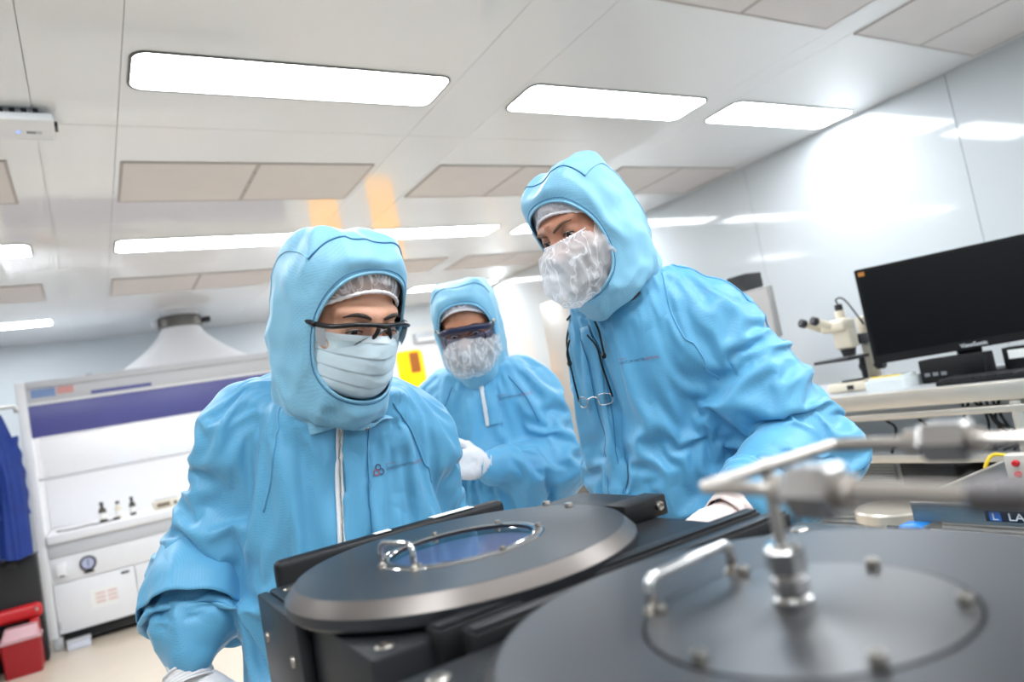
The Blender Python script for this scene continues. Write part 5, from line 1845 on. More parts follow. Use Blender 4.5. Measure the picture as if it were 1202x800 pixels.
def hand_mesh(R, c, side=1, curl=.35, s=1.0, spread=.12):
    """glove-covered hand: wrist at the origin, fingers along +y, palm facing -z, thumb on the side*x side"""
    f = Field((-.10, -.10, -.11), (.10, .21, .07), .0036)
    f.cone((0, -.042, 0), (0, .0, 0), .027, .028, 0, flat=((0, 0, 1), .8))
    f.ell((0, .045, 0), (.042, .055, .0165), .018)
    f.cone((-.024 * side, .03, 0), (-.026 * side, .075, 0), .016, .014, .012)
    f.cone((.022 * side, .03, 0), (.024 * side, .08, 0), .017, .014, .012)
    for i, (x, L, r) in enumerate(((.030, .074, .0098), (.010, .083, .0100), (-.011, .077, .0096), (-.030, .060, .0086))):
        p = np.array([x * side, .082 - .006 * abs(i - 1.2), 0.0])
        ang = 0.0
        d0 = spread * (x / .03) * .35
        for k, frac in enumerate((.46, .31, .23)):
            ang += curl * (.7, 1.0, .8)[k]
            q = p + L * frac * np.array([math.sin(d0) * side * math.cos(ang), math.cos(d0) * math.cos(ang), -math.sin(ang)])
            f.cone(p, q, r * (1 - .06 * k), r * (.94 - .08 * k), .005 if k else .008)
            p = q
    p = np.array([.030 * side, .018, -.004])
    for k, (dx, dy, dz, L, r) in enumerate(((.62, .72, -.30, .046, .0135), (.35, .86, -.35, .034, .0112), (.15, .92, -.38, .027, .0100))):
        dv = np.array([dx * side, dy, dz])
        q = p + L * dv / np.linalg.norm(dv)
        f.cone(p, q, r, r * .9, .010 if k == 0 else .005)
        p = q
    V, F = f.mesh(2)
    N = normals(V, F)
    V = V + N * (.0016 * (ridged(V * np.array([40, 70, 40]), 7) - .5))[:, None]
    return (V * s) @ np.array(R).T + np.array(c), F
def frame_from(y, z):
    """rotation whose columns are x, y, z with the given y direction and rough z"""
    y = Vector(y).normalized()
    x = y.cross(Vector(z)).normalized()
    z = x.cross(y)
    return np.array(Matrix((x, y, z)).transposed())
# ------------------------------------------------------------------ the three gowned persons
def coverall(parent, lo, hi, rings, right, limbs, legs, extra=None, seed=0, folds=(), h=.0080, amp=1.0, mat_=None, ease=(.12, .17), iters=150, cuffs=()):
    """one continuous garment: trunk, sleeves and trouser legs; limbs = lists of (joint, radius)"""
    f = Field(lo, hi, h)
    f.stack(rings, right, .03)
    for L in limbs:
        for (a, ra), (b, rb) in zip(L['pts'], L['pts'][1:]):
            f.cone(a, b, ra, rb, L.get('k', .045))
    for L in legs:
        for (a, ra), (b, rb) in zip(L, L[1:]):
            f.cone(a, b, ra, rb, .05)
    if extra:
        extra(f)
    V, F = f.mesh(3)
    N = normals(V, F)
    # the cloth is cut too long for the body inside, most of all along the sleeves
    W = V + .03 * np.stack([pnoise(V * 6, seed + 20), pnoise(V * 6, seed + 21), pnoise(V * 6, seed + 22)], 1)
    d = amp * (.013 * (ridged(W * np.array([5.5, 5.5, 2.3]), seed + 1) - .55) + .007 * (ridged(W * np.array([12, 12, 6.5]), seed + 2) - .55) + .002 * pnoise(V * 40, seed + 3))
    for fo in folds:
        d += fold(V, N, *fo)
    segs = []
    for L in limbs:
        if L.get('amp', 1) > 0:
            for (a, ra), (b, rb) in zip(L['pts'], L['pts'][1:]):
                segs.append((np.array(a, float), np.array(b, float), max(ra, rb), L.get('ax', .22), L.get('ci', .10)))
    def cut(P, e):
        ax_ = np.zeros((len(P), 3)); ax_[:, 2] = 1
        ea = np.full(len(P), ease[0]); ec = np.full(len(P), ease[1])
        best = np.full(len(P), 1.35)
        for a, b, r, xa, xc in segs:
            dist, t = seg_dist(P, a, b)
            m = dist / r < best
            best[m] = (dist / r)[m]
            ax_[m] = (b - a) / np.linalg.norm(b - a)
            ea[m], ec[m] = xa, xc
        al = (e * ax_).sum(1)
        pe = np.maximum((e * e).sum(1) - al * al, 0)
        return np.sqrt((al * (1 + ea)) ** 2 + pe * (1 + ec) ** 2)
    V0 = V
    V = V + N * d[:, None]
    tz, tx, ty = max(rings)[:3]
    def held(P):
        m = np.clip((np.linalg.norm(P - np.array([tx, ty, tz]), axis=1) - .10) / .07, 0, 1)
        for c in cuffs:
            m *= np.clip((np.linalg.norm(P - np.array(c), axis=1) - .055) / .05, 0, 1)
        return m.astype(np.float32)
    V = drape(V, F, f, V0, cut, iters=iters, pin=held)
    V, F = subdivide(V, F)
    o = mesh_obj('coverall', V, F, mat_ or M_suit, parent, smooth=True)
    return o, V, F, f

def body_mesh(parent, head, field, skin):
    """skin: head and neck, with the body under the garment, as one mesh"""
    HV, HF = head
    BV, BF = field.mesh(1, level=.036, step=3)
    V = np.concatenate([HV, BV])
    F = np.concatenate([HF, BF + len(HV)])
    return mesh_obj('body', V, F, skin, parent, smooth=True)

def lean(p, q, t):
    return tuple(np.array(p) * (1 - t) + np.array(q) * t)

def glove(parent, wrist, fingers, palm, side, m, curl=.35, s=1.0, cuff=.09, cr=.043):
    """glove with its gathered cuff; wrist and fingers give its direction, palm the way the palm faces"""
    d = Vector(fingers) - Vector(wrist)
    R = frame_from(d, -Vector(palm))
    V, F = hand_mesh(R, wrist, side, curl, s)
    g = mesh_obj('glove', V, F, m, parent, smooth=True)
    ax = np.array(d.normalized())
    n, k = 36, 22
    e1 = np.array(R)[:, 0]
    e2 = np.array(R)[:, 2]
    VV = []
    for j in range(k):
        t = j / (k - 1)
        c = np.array(wrist) + ax * (.012 - cuff * t)
        r = .034 * s + (cr - .034 * s) * t ** .7
        r *= 1 + .05 * math.sin(j * 1.5) * (1 - t)
        for i in range(n):
            a = 2 * math.pi * i / n
            rr = r * (1 + .03 * math.sin(5 * a + j * .4) + .02 * math.sin(9 * a - j * .7))
            VV.append(c + rr * (math.cos(a) * e1 + .88 * math.sin(a) * e2))
    cu = mesh_obj('cuff', VV, grid_faces(k, n, True), m, g, smooth=True)
    sm = cu.modifiers.new('thickness', 'SOLIDIFY'); sm.thickness = .0015
    tube('cuff_rim', np.array(VV[-n:]), .0022, m, g, n=6, closed=True)
    return g

def sleeve_hem(parent, a, b, r0, r1):
    """wide outer sleeve ending loose over the gathered inner sleeve"""
    a, b = np.array(a), np.array(b)
    ax = (b - a) / np.linalg.norm(b - a)
    e1 = np.cross(ax, [0, 1.0, 0]); e1 /= np.linalg.norm(e1)
    e2 = np.cross(ax, e1)
    n, k = 90, 26
    V = []
    for j in range(k):
        t = j / (k - 1)
        c = a + ax * (-.06 + .168 * t)
        for i in range(n):
            q = 2 * math.pi * i / n
            r = (r0 - .034) + (r1 - r0 + .034) * min(1, t * 1.25) ** .6
            r *= 1 + t * (.055 * math.sin(3 * q + 1.0 + t) + .035 * math.sin(7 * q - 2 * t) + .012 * math.sin(13 * q + 5 * t))
            V.append(c + r * (math.cos(q) * e1 + math.sin(q) * e2))
    V = np.array(V)
    V = V + .006 * np.stack([pnoise(V * 16, 3), pnoise(V * 16, 4), pnoise(V * 16, 5)], 1)
    o = mesh_obj('outer_sleeve', V, grid_faces(k, n, True), M_suit, parent, smooth=True)
    sm = o.modifiers.new('thickness', 'SOLIDIFY'); sm.thickness = .0018
    return o

def boots(parent, spots, f):
    for x, y in spots:
        bm = bmesh.new()
        bmesh.ops.create_uvsphere(bm, u_segments=24, v_segments=14, radius=1)
        rr = (f[1], -f[0])
        for v in bm.verts:
            a, b, c = v.co
            a, b, c = a * .055, b * .15 + .05, max(0, c) * .10
            v.co = Vector((x + rr[0] * a + f[0] * b, y + rr[1] * a + f[1] * b, .001 + c))
        bm_obj('boot_cover', bm, M_hoodc, parent, True)

def chest_print(parent, surf, origin, xdir, zdir, inward, size, logo=True):
    """printed logo and lettering laid on the chest"""
    o, x, z, d = (np.array(v, float) for v in (origin, xdir, zdir, inward))
    x /= np.linalg.norm(x); z /= np.linalg.norm(z)
    def lay(V, F, off, m, name):
        W = []
        for v in V:
            p = o + x * (off[0] + v[0]) + z * (off[1] + v[1])
            W.append(surf.shoot(p - d * .15, d, .0016))
        return mesh_obj(name, W, F, m, parent)
    for txt, sz, off, m in (('stewart blusson', size * .55, (0, size * 1.25), M_redprint), ('QUANTUM MATTER', size, (0, 0), M_blueprint), ('INSTITUTE', size, (size * 7.5, 0), M_redprint)):
        V, F = text_mesh(txt, sz)
        lay(V[:, :2] * np.array([.82, 1]), F, off, m, 'print_lettering')
    if logo:
        r = size * .75
        for k in range(3):
            a0 = math.radians(90 + 120 * k)
            cx, cz = -size * 2.0 + math.cos(a0) * r * .95, size * .4 + math.sin(a0) * r * .95
            V, F = [], []
            for i in range(28):
                a = 2 * math.pi * i / 28
                for q in (.62, 1.0):
                    V.append((cx + q * r * math.cos(a), cz + q * r * math.sin(a)))
            for i in range(28):
                j = (i + 1) % 28
                F.append((2 * i, 2 * i + 1, 2 * j + 1, 2 * j))
            lay(V, F, (0, 0), M_redprint if k == 1 else M_blueprint, 'print_logo')

# ---------------- person with surgical mask and safety glasses, left
def person_a():
    t = thing('person', 'person in blue coverall and hood with surgical mask and clear safety glasses, looking down', 'person')
    az = math.radians(-9)
    f = np.array([-math.sin(az), -math.cos(az)])
    right = np.array([f[1], -f[0]])
    hc = (.362, 1.088, 1.524)
    M = head_matrix(hc, math.radians(-13), math.radians(27), math.radians(-3), 1.0)
    sR, eR, wR = (.228, 1.275, 1.395), (.140, 1.352, 1.175), (.086, 1.258, 1.045)
    sL, eL, wL = (.505, 1.26, 1.335), (.565, 1.36, 1.10), (.50, 1.22, .94)
    rings = [(1.390, .357, 1.180, .108, .100), (1.365, .357, 1.195, .122, .104), (1.30, .357, 1.225, .160, .115), (1.17, .357, 1.245, .180, .132), (1.0, .357, 1.26, .188, .140), (.84, .357, 1.27, .20, .15), (.66, .357, 1.27, .19, .15)]
    limbs = [
        dict(pts=[(lean(sR, (.357, 1.23, 1.37), .45), .075), (sR, .068)], k=.06, amp=.0),
        dict(pts=[(sR, .066), (eR, .078), (lean(eR, wR, .42), .078)], freq=6.0, twist=1.1, amp=.016, ph=.5),
        dict(pts=[(lean(eR, wR, .35), .060), (lean(eR, wR, .72), .062), (wR, .042)], k=.010, freq=18.0, twist=.7, amp=.007),
        dict(pts=[(lean(sL, (.357, 1.23, 1.36), .45), .075), (sL, .074)], k=.06, amp=.0),
        dict(pts=[(sL, .070), (eL, .074), (lean(eL, wL, .9), .055)], freq=7.0, twist=1.0, amp=.010),
    ]
    legs = [[((.27, 1.27, .70), .11), ((.26, 1.28, .38), .085), ((.26, 1.28, .07), .07)], [((.445, 1.28, .70), .11), ((.455, 1.29, .38), .085), ((.455, 1.29, .07), .07)]]
    folds = [
        ([(.225, 1.14, 1.33), (.30, 1.10, 1.22), (.33, 1.10, 1.10)], .016, .010),
        ([(.24, 1.12, 1.36), (.23, 1.11, 1.20), (.25, 1.10, 1.06)], .018, .013),
        ([(.46, 1.13, 1.33), (.42, 1.10, 1.22), (.40, 1.10, 1.12)], .014, .009),
        ([(.47, 1.14, 1.30), (.47, 1.12, 1.18), (.44, 1.11, 1.08)], .014, .010),
        ([(.14, 1.22, 1.36), (.08, 1.26, 1.22), (.05, 1.29, 1.12)], .018, .010),
        ([(.19, 1.17, 1.33), (.13, 1.22, 1.22), (.14, 1.25, 1.13)], .014, .010),
    ]
    suit, V, F, fld = coverall(t, (-.03, .98, .02), (.72, 1.52, 1.50), rings, right, limbs, legs, seed=1, folds=folds, cuffs=(wR,))
    sleeve_hem(suit, eR, wR, .085, .090)
    S = Surf(V, F)
    skin = skin_mat('skin_light', (204, 152, 124))
    HV, HF = head_mesh(slit=.0026)
    body_mesh(t, (to_world(M, HV), HF), fld, skin)
    make_eyes(t, M, -.5)
    for s in (-1, 1):
        make_brow(t, M, s, [(s * .012, .0985, .017), (s * .024, .0985, .022), (s * .038, .092, .022), (s * .050, .082, .016)], M_hair)
        make_lash(t, M, s, -.003)
    cage = hood_cage(M, (.357, 1.176, 1.345), (.098, .090), f, back=.90)
    hood, G, NN = make_hood(t, M, cage, seed=2)
    HS = Surf(G.reshape(-1, 3), grid_faces(G.shape[0], G.shape[1], True))
    # dark hair seen through the net
    hv = []
    for j in range(10):
        for i in range(30):
            a = math.radians(-75 + 150 * i / 29)
            z = .075 - .03 * abs(math.sin(a)) ** 2 + .004 * j
            k = math.sqrt(max(.02, 1 - ((z - .036) / .087) ** 2))
            hv.append((.0775 * k * math.sin(a), -.017 + .0965 * k * math.cos(a), z))
    mesh_obj('hair', to_world(M, hv), grid_faces(10, 30), M_hair, t, smooth=True)
    make_hairnet(t, M, M_net, low=.056)
    make_surgical(t, M)
    # zip, placket, snaps, raglan seams, print
    inw = -np.array([f[0], f[1], 0])
    zp = [S.shoot((.338 - .008 * k, .95, 1.375 - .05 * k), (0, 1, 0)) for k in range(7)]
    ribbon('placket', S, [p + np.array([.028, 0, 0]) for p in zp], .046, M_suit, suit, off=.003)
    zz = ribbon('zip', S, zp, .014, M_zip, suit, off=.0025)
    tube('zip_teeth', [S.snap(p, .0045) for p in catmull(zp, 60)], .0014, M_snap, zz, n=6)
    lathe('zip_pull', [(0, 0), (.004, .001), (.0045, .008), (.003, .024), (0, .025)], M_snap, zz, loc=S.snap(zp[0], .005), n=10, axis=(0, -.2, -1))
    seam('placket_stitch', S, [p + np.array([.048, 0, 0]) for p in zp], .0009, M_seam, suit, off=.004)
    for p in ((.385, 1.08, 1.355), (.345, 1.08, 1.365), (.318, 1.09, 1.36)):
        snap_button(S, S.shoot((p[0], .95, p[2]), (0, 1, 0)), suit)
    for p in ((.03, .10, -.19), (-.02, .10, -.178)):
        snap_button(HS, to_world(M, p), hood)
    for j, i in ((9, 96), (14, 97)):
        snap_button(HS, G[j, i], hood, .005, m=M_hoodc)
    for sg, a, b, c in ((1, (.27, 1.10, 1.40), (.235, 1.10, 1.33), (.21, 1.12, 1.24)), (-1, (.43, 1.10, 1.37), (.47, 1.12, 1.31), (.50, 1.15, 1.22))):
        P = [S.shoot((q[0], .95, q[2]), (0, 1, 0)) for q in (a, b, c)]
        seam('raglan_seam', S, P, .0020, M_suit, suit)
    chest_print(suit, S, (.403, 1.10, 1.262), (.995, .15, -.03), (0, 0, 1), (.05, 1, 0), .0074)
    glove(t, (.082, 1.246, 1.012), (.088, 1.19, .93), (.2, .3, -1), -1, M_glove, .25, cuff=.025, cr=.034)
    glove(t, (.50, 1.22, .93), (.49, 1.16, .83), (.6, .3, -.2), 1, M_glove, .3)
    boots(t, ((.26, 1.26), (.455, 1.27)), f)
    settle(t, (.357, 1.27, 0))
    # safety glasses
    g = thing('safety_glasses', 'clear safety glasses with black half frame on the person in the surgical mask', 'glasses')
    top = [(-.083, .010, .000), (-.081, .048, -.001), (-.069, .084, .003), (-.045, .105, .011), (-.018, .115, .013), (0, .117, .012)]
    full = top + [(-p[0], p[1], p[2]) for p in top[-2::-1]]
    C = catmull(full, 80)
    fr = tube('frame', to_world(M, C), np.array([.0030 + .0014 * abs(i - 40) / 40 + .0012 * math.exp(-((i - 40) / 5) ** 2) for i in range(80)]), M_frame, g, n=8)
    for s in (-1, 1):
        tp = [(s * .082, .060, .000), (s * .084, .03, .000), (s * .084, -.01, .0), (s * .082, -.03, -.008)]
        tube('temple', to_world(M, catmull(tp, 16)), .0042, M_frame, g, n=8)
        tube('nose_pad', to_world(M, catmull([(s * .009, .117, .009), (s * .012, .117, .0), (s * .015, .114, -.008)], 8)), .0034, M_frame, g, n=8)
        L = []
        for j in range(10):
            for i in range(24):
                q = catmull([p if s < 0 else (-p[0], p[1], p[2]) for p in top[1:]], 24)[i]
                u = i / 23
                dr = .040 * (math.sin(math.pi * min(1, .12 + .80 * u)) ** .6) * (1 - .25 * u)
                v = j / 9
                L.append(q + np.array([-s * .002 * v, .003 * math.sin(math.pi * v) - .006 * v, -dr * v]))
        mesh_obj('lens', to_world(M, L), grid_faces(10, 24), M_lens, g, smooth=True)
    settle(g, tuple(to_world(M, [(0, .11, 0)])[0]))

# ---------------- bending man with beard cover, right
def person_b():
    t = thing('person', 'tall person in blue coverall leaning in, with white beard cover and glasses on a cord', 'person')
    az = math.radians(86)
    f = np.array([-math.sin(az), -math.cos(az)])
    right = np.array([f[1], -f[0]])
    hc = (.915, 1.125, 1.655)
    M = head_matrix(hc, math.radians(80), math.radians(24), math.radians(4), 1.04)
    MF = (M[0], M[1] + M[0] @ np.array([0, 0, .017]), 1.03)
    sL, eL, wL = (1.115, 1.035, 1.43), (1.18, .915, 1.16), (.925, .872, 1.085)
    sR, eR, wR = (1.115, 1.365, 1.415), (1.12, 1.42, 1.14), (1.05, 1.36, .94)
    rings = [(1.530, 1.015, 1.165, .114, .108), (1.50, 1.03, 1.175, .126, .112), (1.43, 1.06, 1.19, .165, .130), (1.30, 1.085, 1.21, .185, .148), (1.15, 1.10, 1.22, .190, .155), (1.0, 1.115, 1.23, .190, .155), (.84, 1.13, 1.24, .20, .16), (.68, 1.14, 1.24, .19, .15)]
    limbs = [
        dict(pts=[(lean(sL, (1.06, 1.19, 1.44), .5), .100), (sL, .090)], k=.07, amp=.0),
        dict(pts=[(sL, .088), (lean(sL, eL, .5), .092), (eL, .088)], freq=6.0, twist=1.3, amp=.013, ph=1.0),
        dict(pts=[(eL, .086), (lean(eL, wL, .5), .080), (lean(eL, wL, .88), .060)], freq=9.0, twist=1.0, amp=.016, ph=2.0),
        dict(pts=[(lean(sR, (1.06, 1.19, 1.44), .5), .090), (sR, .085)], k=.07, amp=.0),
        dict(pts=[(sR, .082), (eR, .082), (lean(eR, wR, .9), .058)], freq=8.0, twist=1.0, amp=.012),
    ]
    legs = [[((1.14, 1.33, .72), .115), ((1.15, 1.34, .40), .09), ((1.15, 1.34, .07), .075)], [((1.14, 1.13, .72), .115), ((1.15, 1.13, .40), .09), ((1.15, 1.13, .07), .075)]]
    folds = [
        ([(1.17, .955, 1.37), (1.20, .93, 1.29), (1.19, .85, 1.24)], .022, .016),
        ([(1.06, .975, 1.33), (1.10, .93, 1.26), (1.15, .85, 1.235)], .020, -.020),
        ([(1.03, .96, 1.24), (1.10, .88, 1.19), (1.19, .82, 1.20)], .020, .016),
        ([(1.00, .90, 1.19), (1.07, .84, 1.15), (1.14, .80, 1.17)], .014, .010),
        ([(.97, 1.05, 1.34), (1.0, 1.03, 1.24), (1.05, 1.0, 1.16)], .014, .010),
        ([(.93, 1.10, 1.26), (.98, 1.05, 1.20), (1.0, 1.05, 1.10)], .014, .010),
        ([(.96, 1.06, 1.22), (.93, 1.10, 1.14), (.95, 1.12, 1.05)], .012, .009),
    ]
    suit, V, F, fld = coverall(t, (.66, .70, .02), (1.42, 1.60, 1.66), rings, right, limbs, legs, seed=5, folds=folds, amp=1.0, cuffs=(wL,))
    S = Surf(V, F)
    skin = skin_mat('skin_ruddy', (192, 134, 108))
    HV, HF = head_mesh(slit=.0040, brow_frown=1)
    body_mesh(t, (to_world(MF, HV), HF), fld, skin)
    make_eyes(t, MF, -.35)
    for s in (-1, 1):
        make_brow(t, MF, s, [(s * .010, .100, .012), (s * .022, .099, .016), (s * .037, .092, .020), (s * .050, .082, .017)], mat('brow_brown', (104, 72, 52), rough=.7, var=.3, vscale=200))
        make_lash(t, MF, s, -.001)
    cage = hood_cage(M, (1.020, 1.166, 1.475), (.104, .098), f, back=.80)
    hood, G, NN = make_hood(t, M, cage, seed=8)
    HS = Surf(G.reshape(-1, 3), grid_faces(G.shape[0], G.shape[1], True))
    make_hairnet(t, M, M_net2, low=.060, seed=9, rise=.55)
    make_beard(t, MF)
    make_beard_cover(t, MF, seed=3, droop=(0, .018, -.010), side=.9)
    for j, i in ((9, 38), (14, 36)):
        snap_button(HS, G[j, i], hood, .0055, m=M_hoodc)
    for j, i in ((10, 94), (15, 96)):
        snap_button(HS, G[j, i], hood, .0055, m=M_hoodc)
    fw = np.array([f[0], f[1], 0])
    rt = np.array([right[0], right[1], 0])
    zp = [S.shoot(np.array((1.06, 1.21, 1.46 - .07 * k)) + fw * .5 + rt * .01, -fw) for k in range(8)]
    ribbon('placket', S, zp, .05, M_suit, suit, off=.003)
    for sg in (-1, 1):
        seam('placket_stitch', S, [p + rt * sg * .022 for p in zp], .0009, M_seam, suit, off=.004)
    for a, b, c, nm in (((1.02, 1.05, 1.53), (1.01, 1.02, 1.42), (1.05, .98, 1.30), 'raglan_seam'), ((1.06, 1.06, 1.555), (1.14, .96, 1.50), (1.23, .92, 1.38), 'shoulder_seam')):
        seam(nm, S, [S.snap(q) for q in (a, b, c)], .0020, M_suit, suit)
    seam('elbow_seam', S, [S.snap(q) for q in ((1.26, .93, 1.31), (1.28, .86, 1.23), (1.25, .82, 1.14), (1.18, .80, 1.09))], .0014, M_seam, suit)
    chest_print(suit, S, (.95, 1.13, 1.365), (.15, -.98, -.02), (0, 0, 1), (.97, .2, 0), .0078, logo=False)
    glove(t, (.892, .872, 1.082), (.79, .865, 1.062), (0, .1, -1), 1, M_glove2, .3, s=1.08, cuff=.075, cr=.050)
    glove(t, (1.05, 1.36, .93), (1.03, 1.34, .82), (.3, -.6, -.1), -1, M_glove2, .3, s=1.05)
    boots(t, ((1.15, 1.34), (1.15, 1.13)), f)
    settle(t, (1.12, 1.23, 0))
    # reading glasses hanging on a neck cord
    g = thing('hanging_glasses', 'thin black reading glasses hanging from a cord on the chest of the bending person', 'glasses')
    def on(u, z, off=.012):
        """point on the chest, u metres to the person's left of the zip"""
        return S.shoot(np.array((1.06, 1.21, z)) + fw * .5 - rt * (u - .02), -fw, off)
    zb, zt_ = 1.30, 1.39
    lens_l = [on(-.035 + .010 * math.cos(a) * 1.6, zb + .012 * math.sin(a), .014) for a in np.linspace(0, 2 * math.pi, 24, endpoint=False)]
    lens_r = [on(.030 + .010 * math.cos(a) * 1.6, zb + .012 * math.sin(a), .014) for a in np.linspace(0, 2 * math.pi, 24, endpoint=False)]
    for P in (lens_l, lens_r):
        rim = tube('lens_rim', P, .0012, M_ss, g, n=6, closed=True)
        V2 = list(P) + [np.mean(P, 0)]
        mesh_obj('lens', V2, [(i, (i + 1) % 24, 24) for i in range(24)], M_lens, rim, smooth=True)
    tube('bridge', catmull([on(-.020, zb + .004, .015), on(-.002, zb + .008, .018), on(.014, zb + .004, .015)], 10), .0012, M_ss, g, n=6)
    for u, sgn in ((-.052, -1), (.047, 1)):
        tube('temple', catmull([on(u, zb + .002, .014), on(u + sgn * .002, zb + .05, .016), on(u + sgn * .002, zt_ - .015, .016), on(u + sgn * .004, zt_ + .02, .018), on(u - sgn * .016, zt_ + .05, .016)], 24), .0022, M_frame, g, n=7)
        bead = lathe('cord_bead', [(0, -.007), (.004, -.006), (.006, 0), (.004, .006), (0, .007)], M_frame, g, loc=on(u - sgn * -.012, zt_ + .0, .012), n=12, axis=(0, 0, 1))
        cp = [on(u + sgn * .012, zt_, .010), on(u + sgn * .014, zt_ + .05, .008), on(u + sgn * .022, zt_ + .10, .007), S.snap(np.array((1.02, 1.17, 1.49)) - rt * (u + sgn * .06) + fw * .08, .006), S.snap(np.array((1.03, 1.18, 1.54)) - rt * sgn * .10, .006), S.snap(np.array((1.08, 1.20, 1.53)) - rt * sgn * .06 - fw * .04, .006)]
        tube('cord', catmull(cp, 50), .0024, M_frame, g, n=7)
    settle(g, tuple(on(0, zb, .015)))

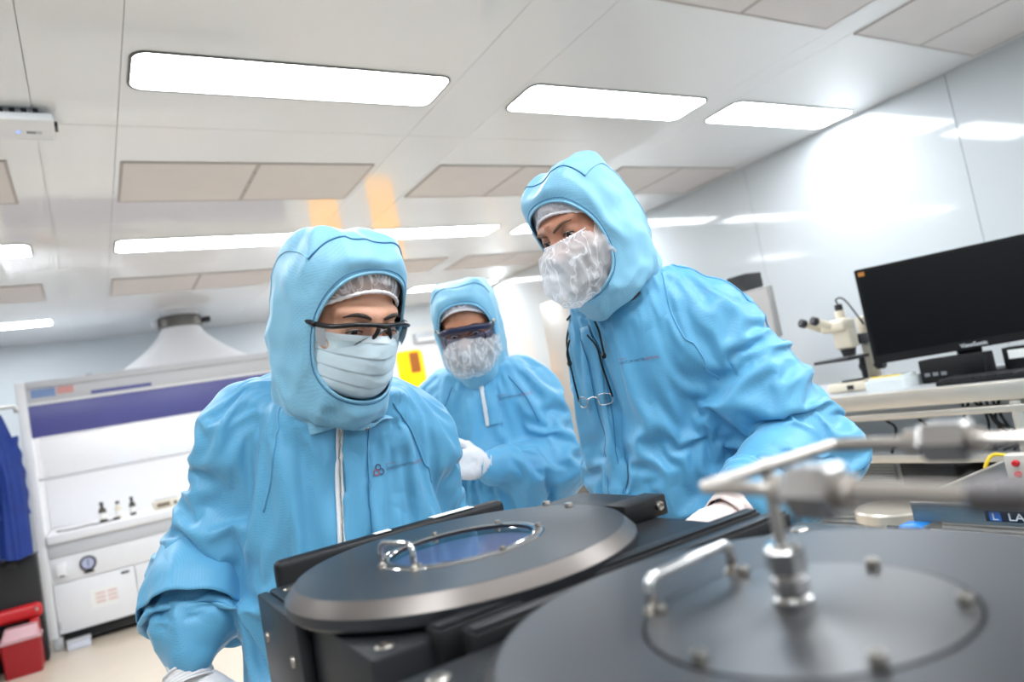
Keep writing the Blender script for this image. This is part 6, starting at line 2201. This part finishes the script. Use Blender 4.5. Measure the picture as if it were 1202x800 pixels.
# ---------------- rear person with crossed arms
def person_c():
    t = thing('person', 'person in blue coverall standing behind with crossed arms and dark goggles', 'person')
    az = math.radians(30)
    f = np.array([-math.sin(az), -math.cos(az)])
    right = np.array([f[1], -f[0]])
    hc = (1.0, 1.868, 1.573)
    M = head_matrix(hc, math.radians(37), math.radians(20), math.radians(0), 1.03)
    sL, eL, wL = (1.18, 1.87, 1.36), (1.175, 1.80, 1.13), (.93, 1.775, 1.155)
    sR, eR, wR = (.925, 2.04, 1.365), (.875, 1.98, 1.11), (1.07, 1.80, 1.06)
    rings = [(1.440, 1.045, 1.925, .108, .100), (1.415, 1.05, 1.935, .122, .104), (1.34, 1.055, 1.945, .175, .12), (1.2, 1.06, 1.95, .19, .135), (1.05, 1.06, 1.955, .19, .14), (.86, 1.06, 1.96, .20, .15), (.68, 1.06, 1.96, .19, .15)]
    limbs = [
        dict(pts=[(lean(sL, (1.055, 1.945, 1.39), .45), .080), (sL, .080)], k=.06, amp=.0),
        dict(pts=[(sL, .078), (eL, .080)], freq=7.0, twist=1.2, amp=.013),
        dict(pts=[(eL, .078), (lean(eL, wL, .5), .068), (lean(eL, wL, .92), .048)], k=.03, freq=10.0, twist=1.0, amp=.011),
        dict(pts=[(lean(sR, (1.055, 1.945, 1.39), .45), .080), (sR, .078)], k=.06, amp=.0),
        dict(pts=[(sR, .076), (eR, .078)], freq=7.0, twist=1.2, amp=.012),
        dict(pts=[(eR, .074), (lean(eR, wR, .5), .066), (lean(eR, wR, .92), .050)], k=.03, freq=10.0, twist=1.0, amp=.011),
    ]
    legs = [[((.97, 2.02, .72), .11), ((.97, 2.03, .40), .085), ((.97, 2.03, .07), .07)], [((1.15, 1.92, .72), .11), ((1.15, 1.92, .40), .085), ((1.15, 1.92, .07), .07)]]
    suit, V, F, fld = coverall(t, (.74, 1.62, .02), (1.36, 2.20, 1.55), rings, right, limbs, legs, seed=13, h=.0105, cuffs=(wL,))
    S = Surf(V, F)
    skin = skin_mat('skin_tan', (178, 120, 90))
    HV, HF = head_mesh(slit=.0035)
    body_mesh(t, (to_world(M, HV), HF), fld, skin)
    make_eyes(t, M, -.4)
    for s in (-1, 1):
        make_brow(t, M, s, [(s * .012, .0985, .018), (s * .024, .0985, .022), (s * .038, .092, .022), (s * .050, .082, .016)], M_hair)
    cage = hood_cage(M, (1.042, 1.925, 1.395), (.098, .092), f, back=.85)
    hood, G, NN = make_hood(t, M, cage, seed=21)
    HS = Surf(G.reshape(-1, 3), grid_faces(G.shape[0], G.shape[1], True))
    make_hairnet(t, M, M_net2, low=.066, seed=19)
    make_beard(t, M)
    make_beard_cover(t, M, seed=31)
    fw = np.array([f[0], f[1], 0])
    rt = np.array([right[0], right[1], 0])
    zp = [S.shoot(np.array((1.05, 1.94, 1.415 - .03 * k)) + fw * .5, -fw) for k in range(6)]
    ribbon('placket', S, [p - rt * .025 for p in zp], .042, M_suit, suit, off=.003)
    ribbon('zip', S, zp, .014, M_zip, suit, off=.003)
    snap_button(HS, to_world(M, (.0, .1, -.178)), hood, .006)
    chest_print(suit, S, np.array((1.05, 1.94, 1.335)) - rt * .045 + fw * .10, -rt, (0, 0, 1), -fw, .009)
    for sg in (-1, 1):
        seam('raglan_seam', S, [S.shoot(np.array((1.05, 1.94, z)) + fw * .5 + rt * sg * u, -fw) for u, z in ((.085, 1.40), (.125, 1.33), (.15, 1.25))], .0016, M_seam, suit)
    glove(t, (.925, 1.772, 1.165), (.845, 1.80, 1.185), (-.2, .9, -.1), 1, M_glove, .35, cuff=.022, cr=.036)
    glove(t, (1.05, 1.91, 1.08), (1.11, 1.94, 1.09), (0, .9, -.1), 1, M_glove, .5, s=.9, cuff=.03, cr=.034)
    boots(t, ((.97, 2.0), (1.15, 1.9)), f)
    settle(t, (1.06, 1.97, 0))
    g = thing('safety_goggles', 'navy goggles with blue tinted lenses over spectacles on the rear person', 'glasses')
    top = [(-.086, .0, .004), (-.084, .045, .004), (-.072, .088, .010), (-.045, .112, .018), (0, .120, .021)]
    full = top + [(-p[0], p[1], p[2]) for p in top[-2::-1]]
    C = catmull(full, 60)
    bar = np.stack([C + [0, .002, .008], C + [0, .005, 0], C + [0, .002, -.008], C + [0, -.004, -.008], C + [0, -.004, .008]])
    mesh_obj('brow_bar', to_world(M, np.swapaxes(bar, 0, 1).reshape(-1, 3)), grid_faces(60, 5, True), M_navyf, g, smooth=True)
    L = []
    for j in range(10):
        v = j / 9
        for p in catmull(full[1:-1], 50):
            w = 1 - .35 * math.exp(-(p[0] / .014) ** 2) * v
            L.append(p + np.array([0, .002 * math.sin(math.pi * v) - .012 * v, -.006 - .040 * v * w]))
    mesh_obj('lens', to_world(M, L), grid_faces(10, 50), M_lensb, g, smooth=True)
    for s in (-1, 1):
        tube('temple', to_world(M, catmull([(s * .085, .045, .010), (s * .088, .01, .009), (s * .087, -.03, .0)], 12)), .005, M_navyf, g, n=8)
        a = np.linspace(0, 2 * math.pi, 32, endpoint=False)
        tube('spectacle_rim', to_world(M, np.c_[s * .032 + .026 * np.cos(a), .106 - .010 * np.abs(np.cos(a)), -.014 + .020 * np.sin(a)]), .0016, M_frame, g, n=6, closed=True)
        box_c = to_world(M, [(s * .083, .052, .012)])[0]
        lathe('hinge_cap', [(0, -.006), (.006, -.005), (.007, 0), (.006, .005), (0, .006)], M_snap, g, loc=box_c, n=12, axis=(0, 0, 1))
    settle(g, tuple(to_world(M, [(0, .12, 0)])[0]))

person_a()
person_b()
person_c()
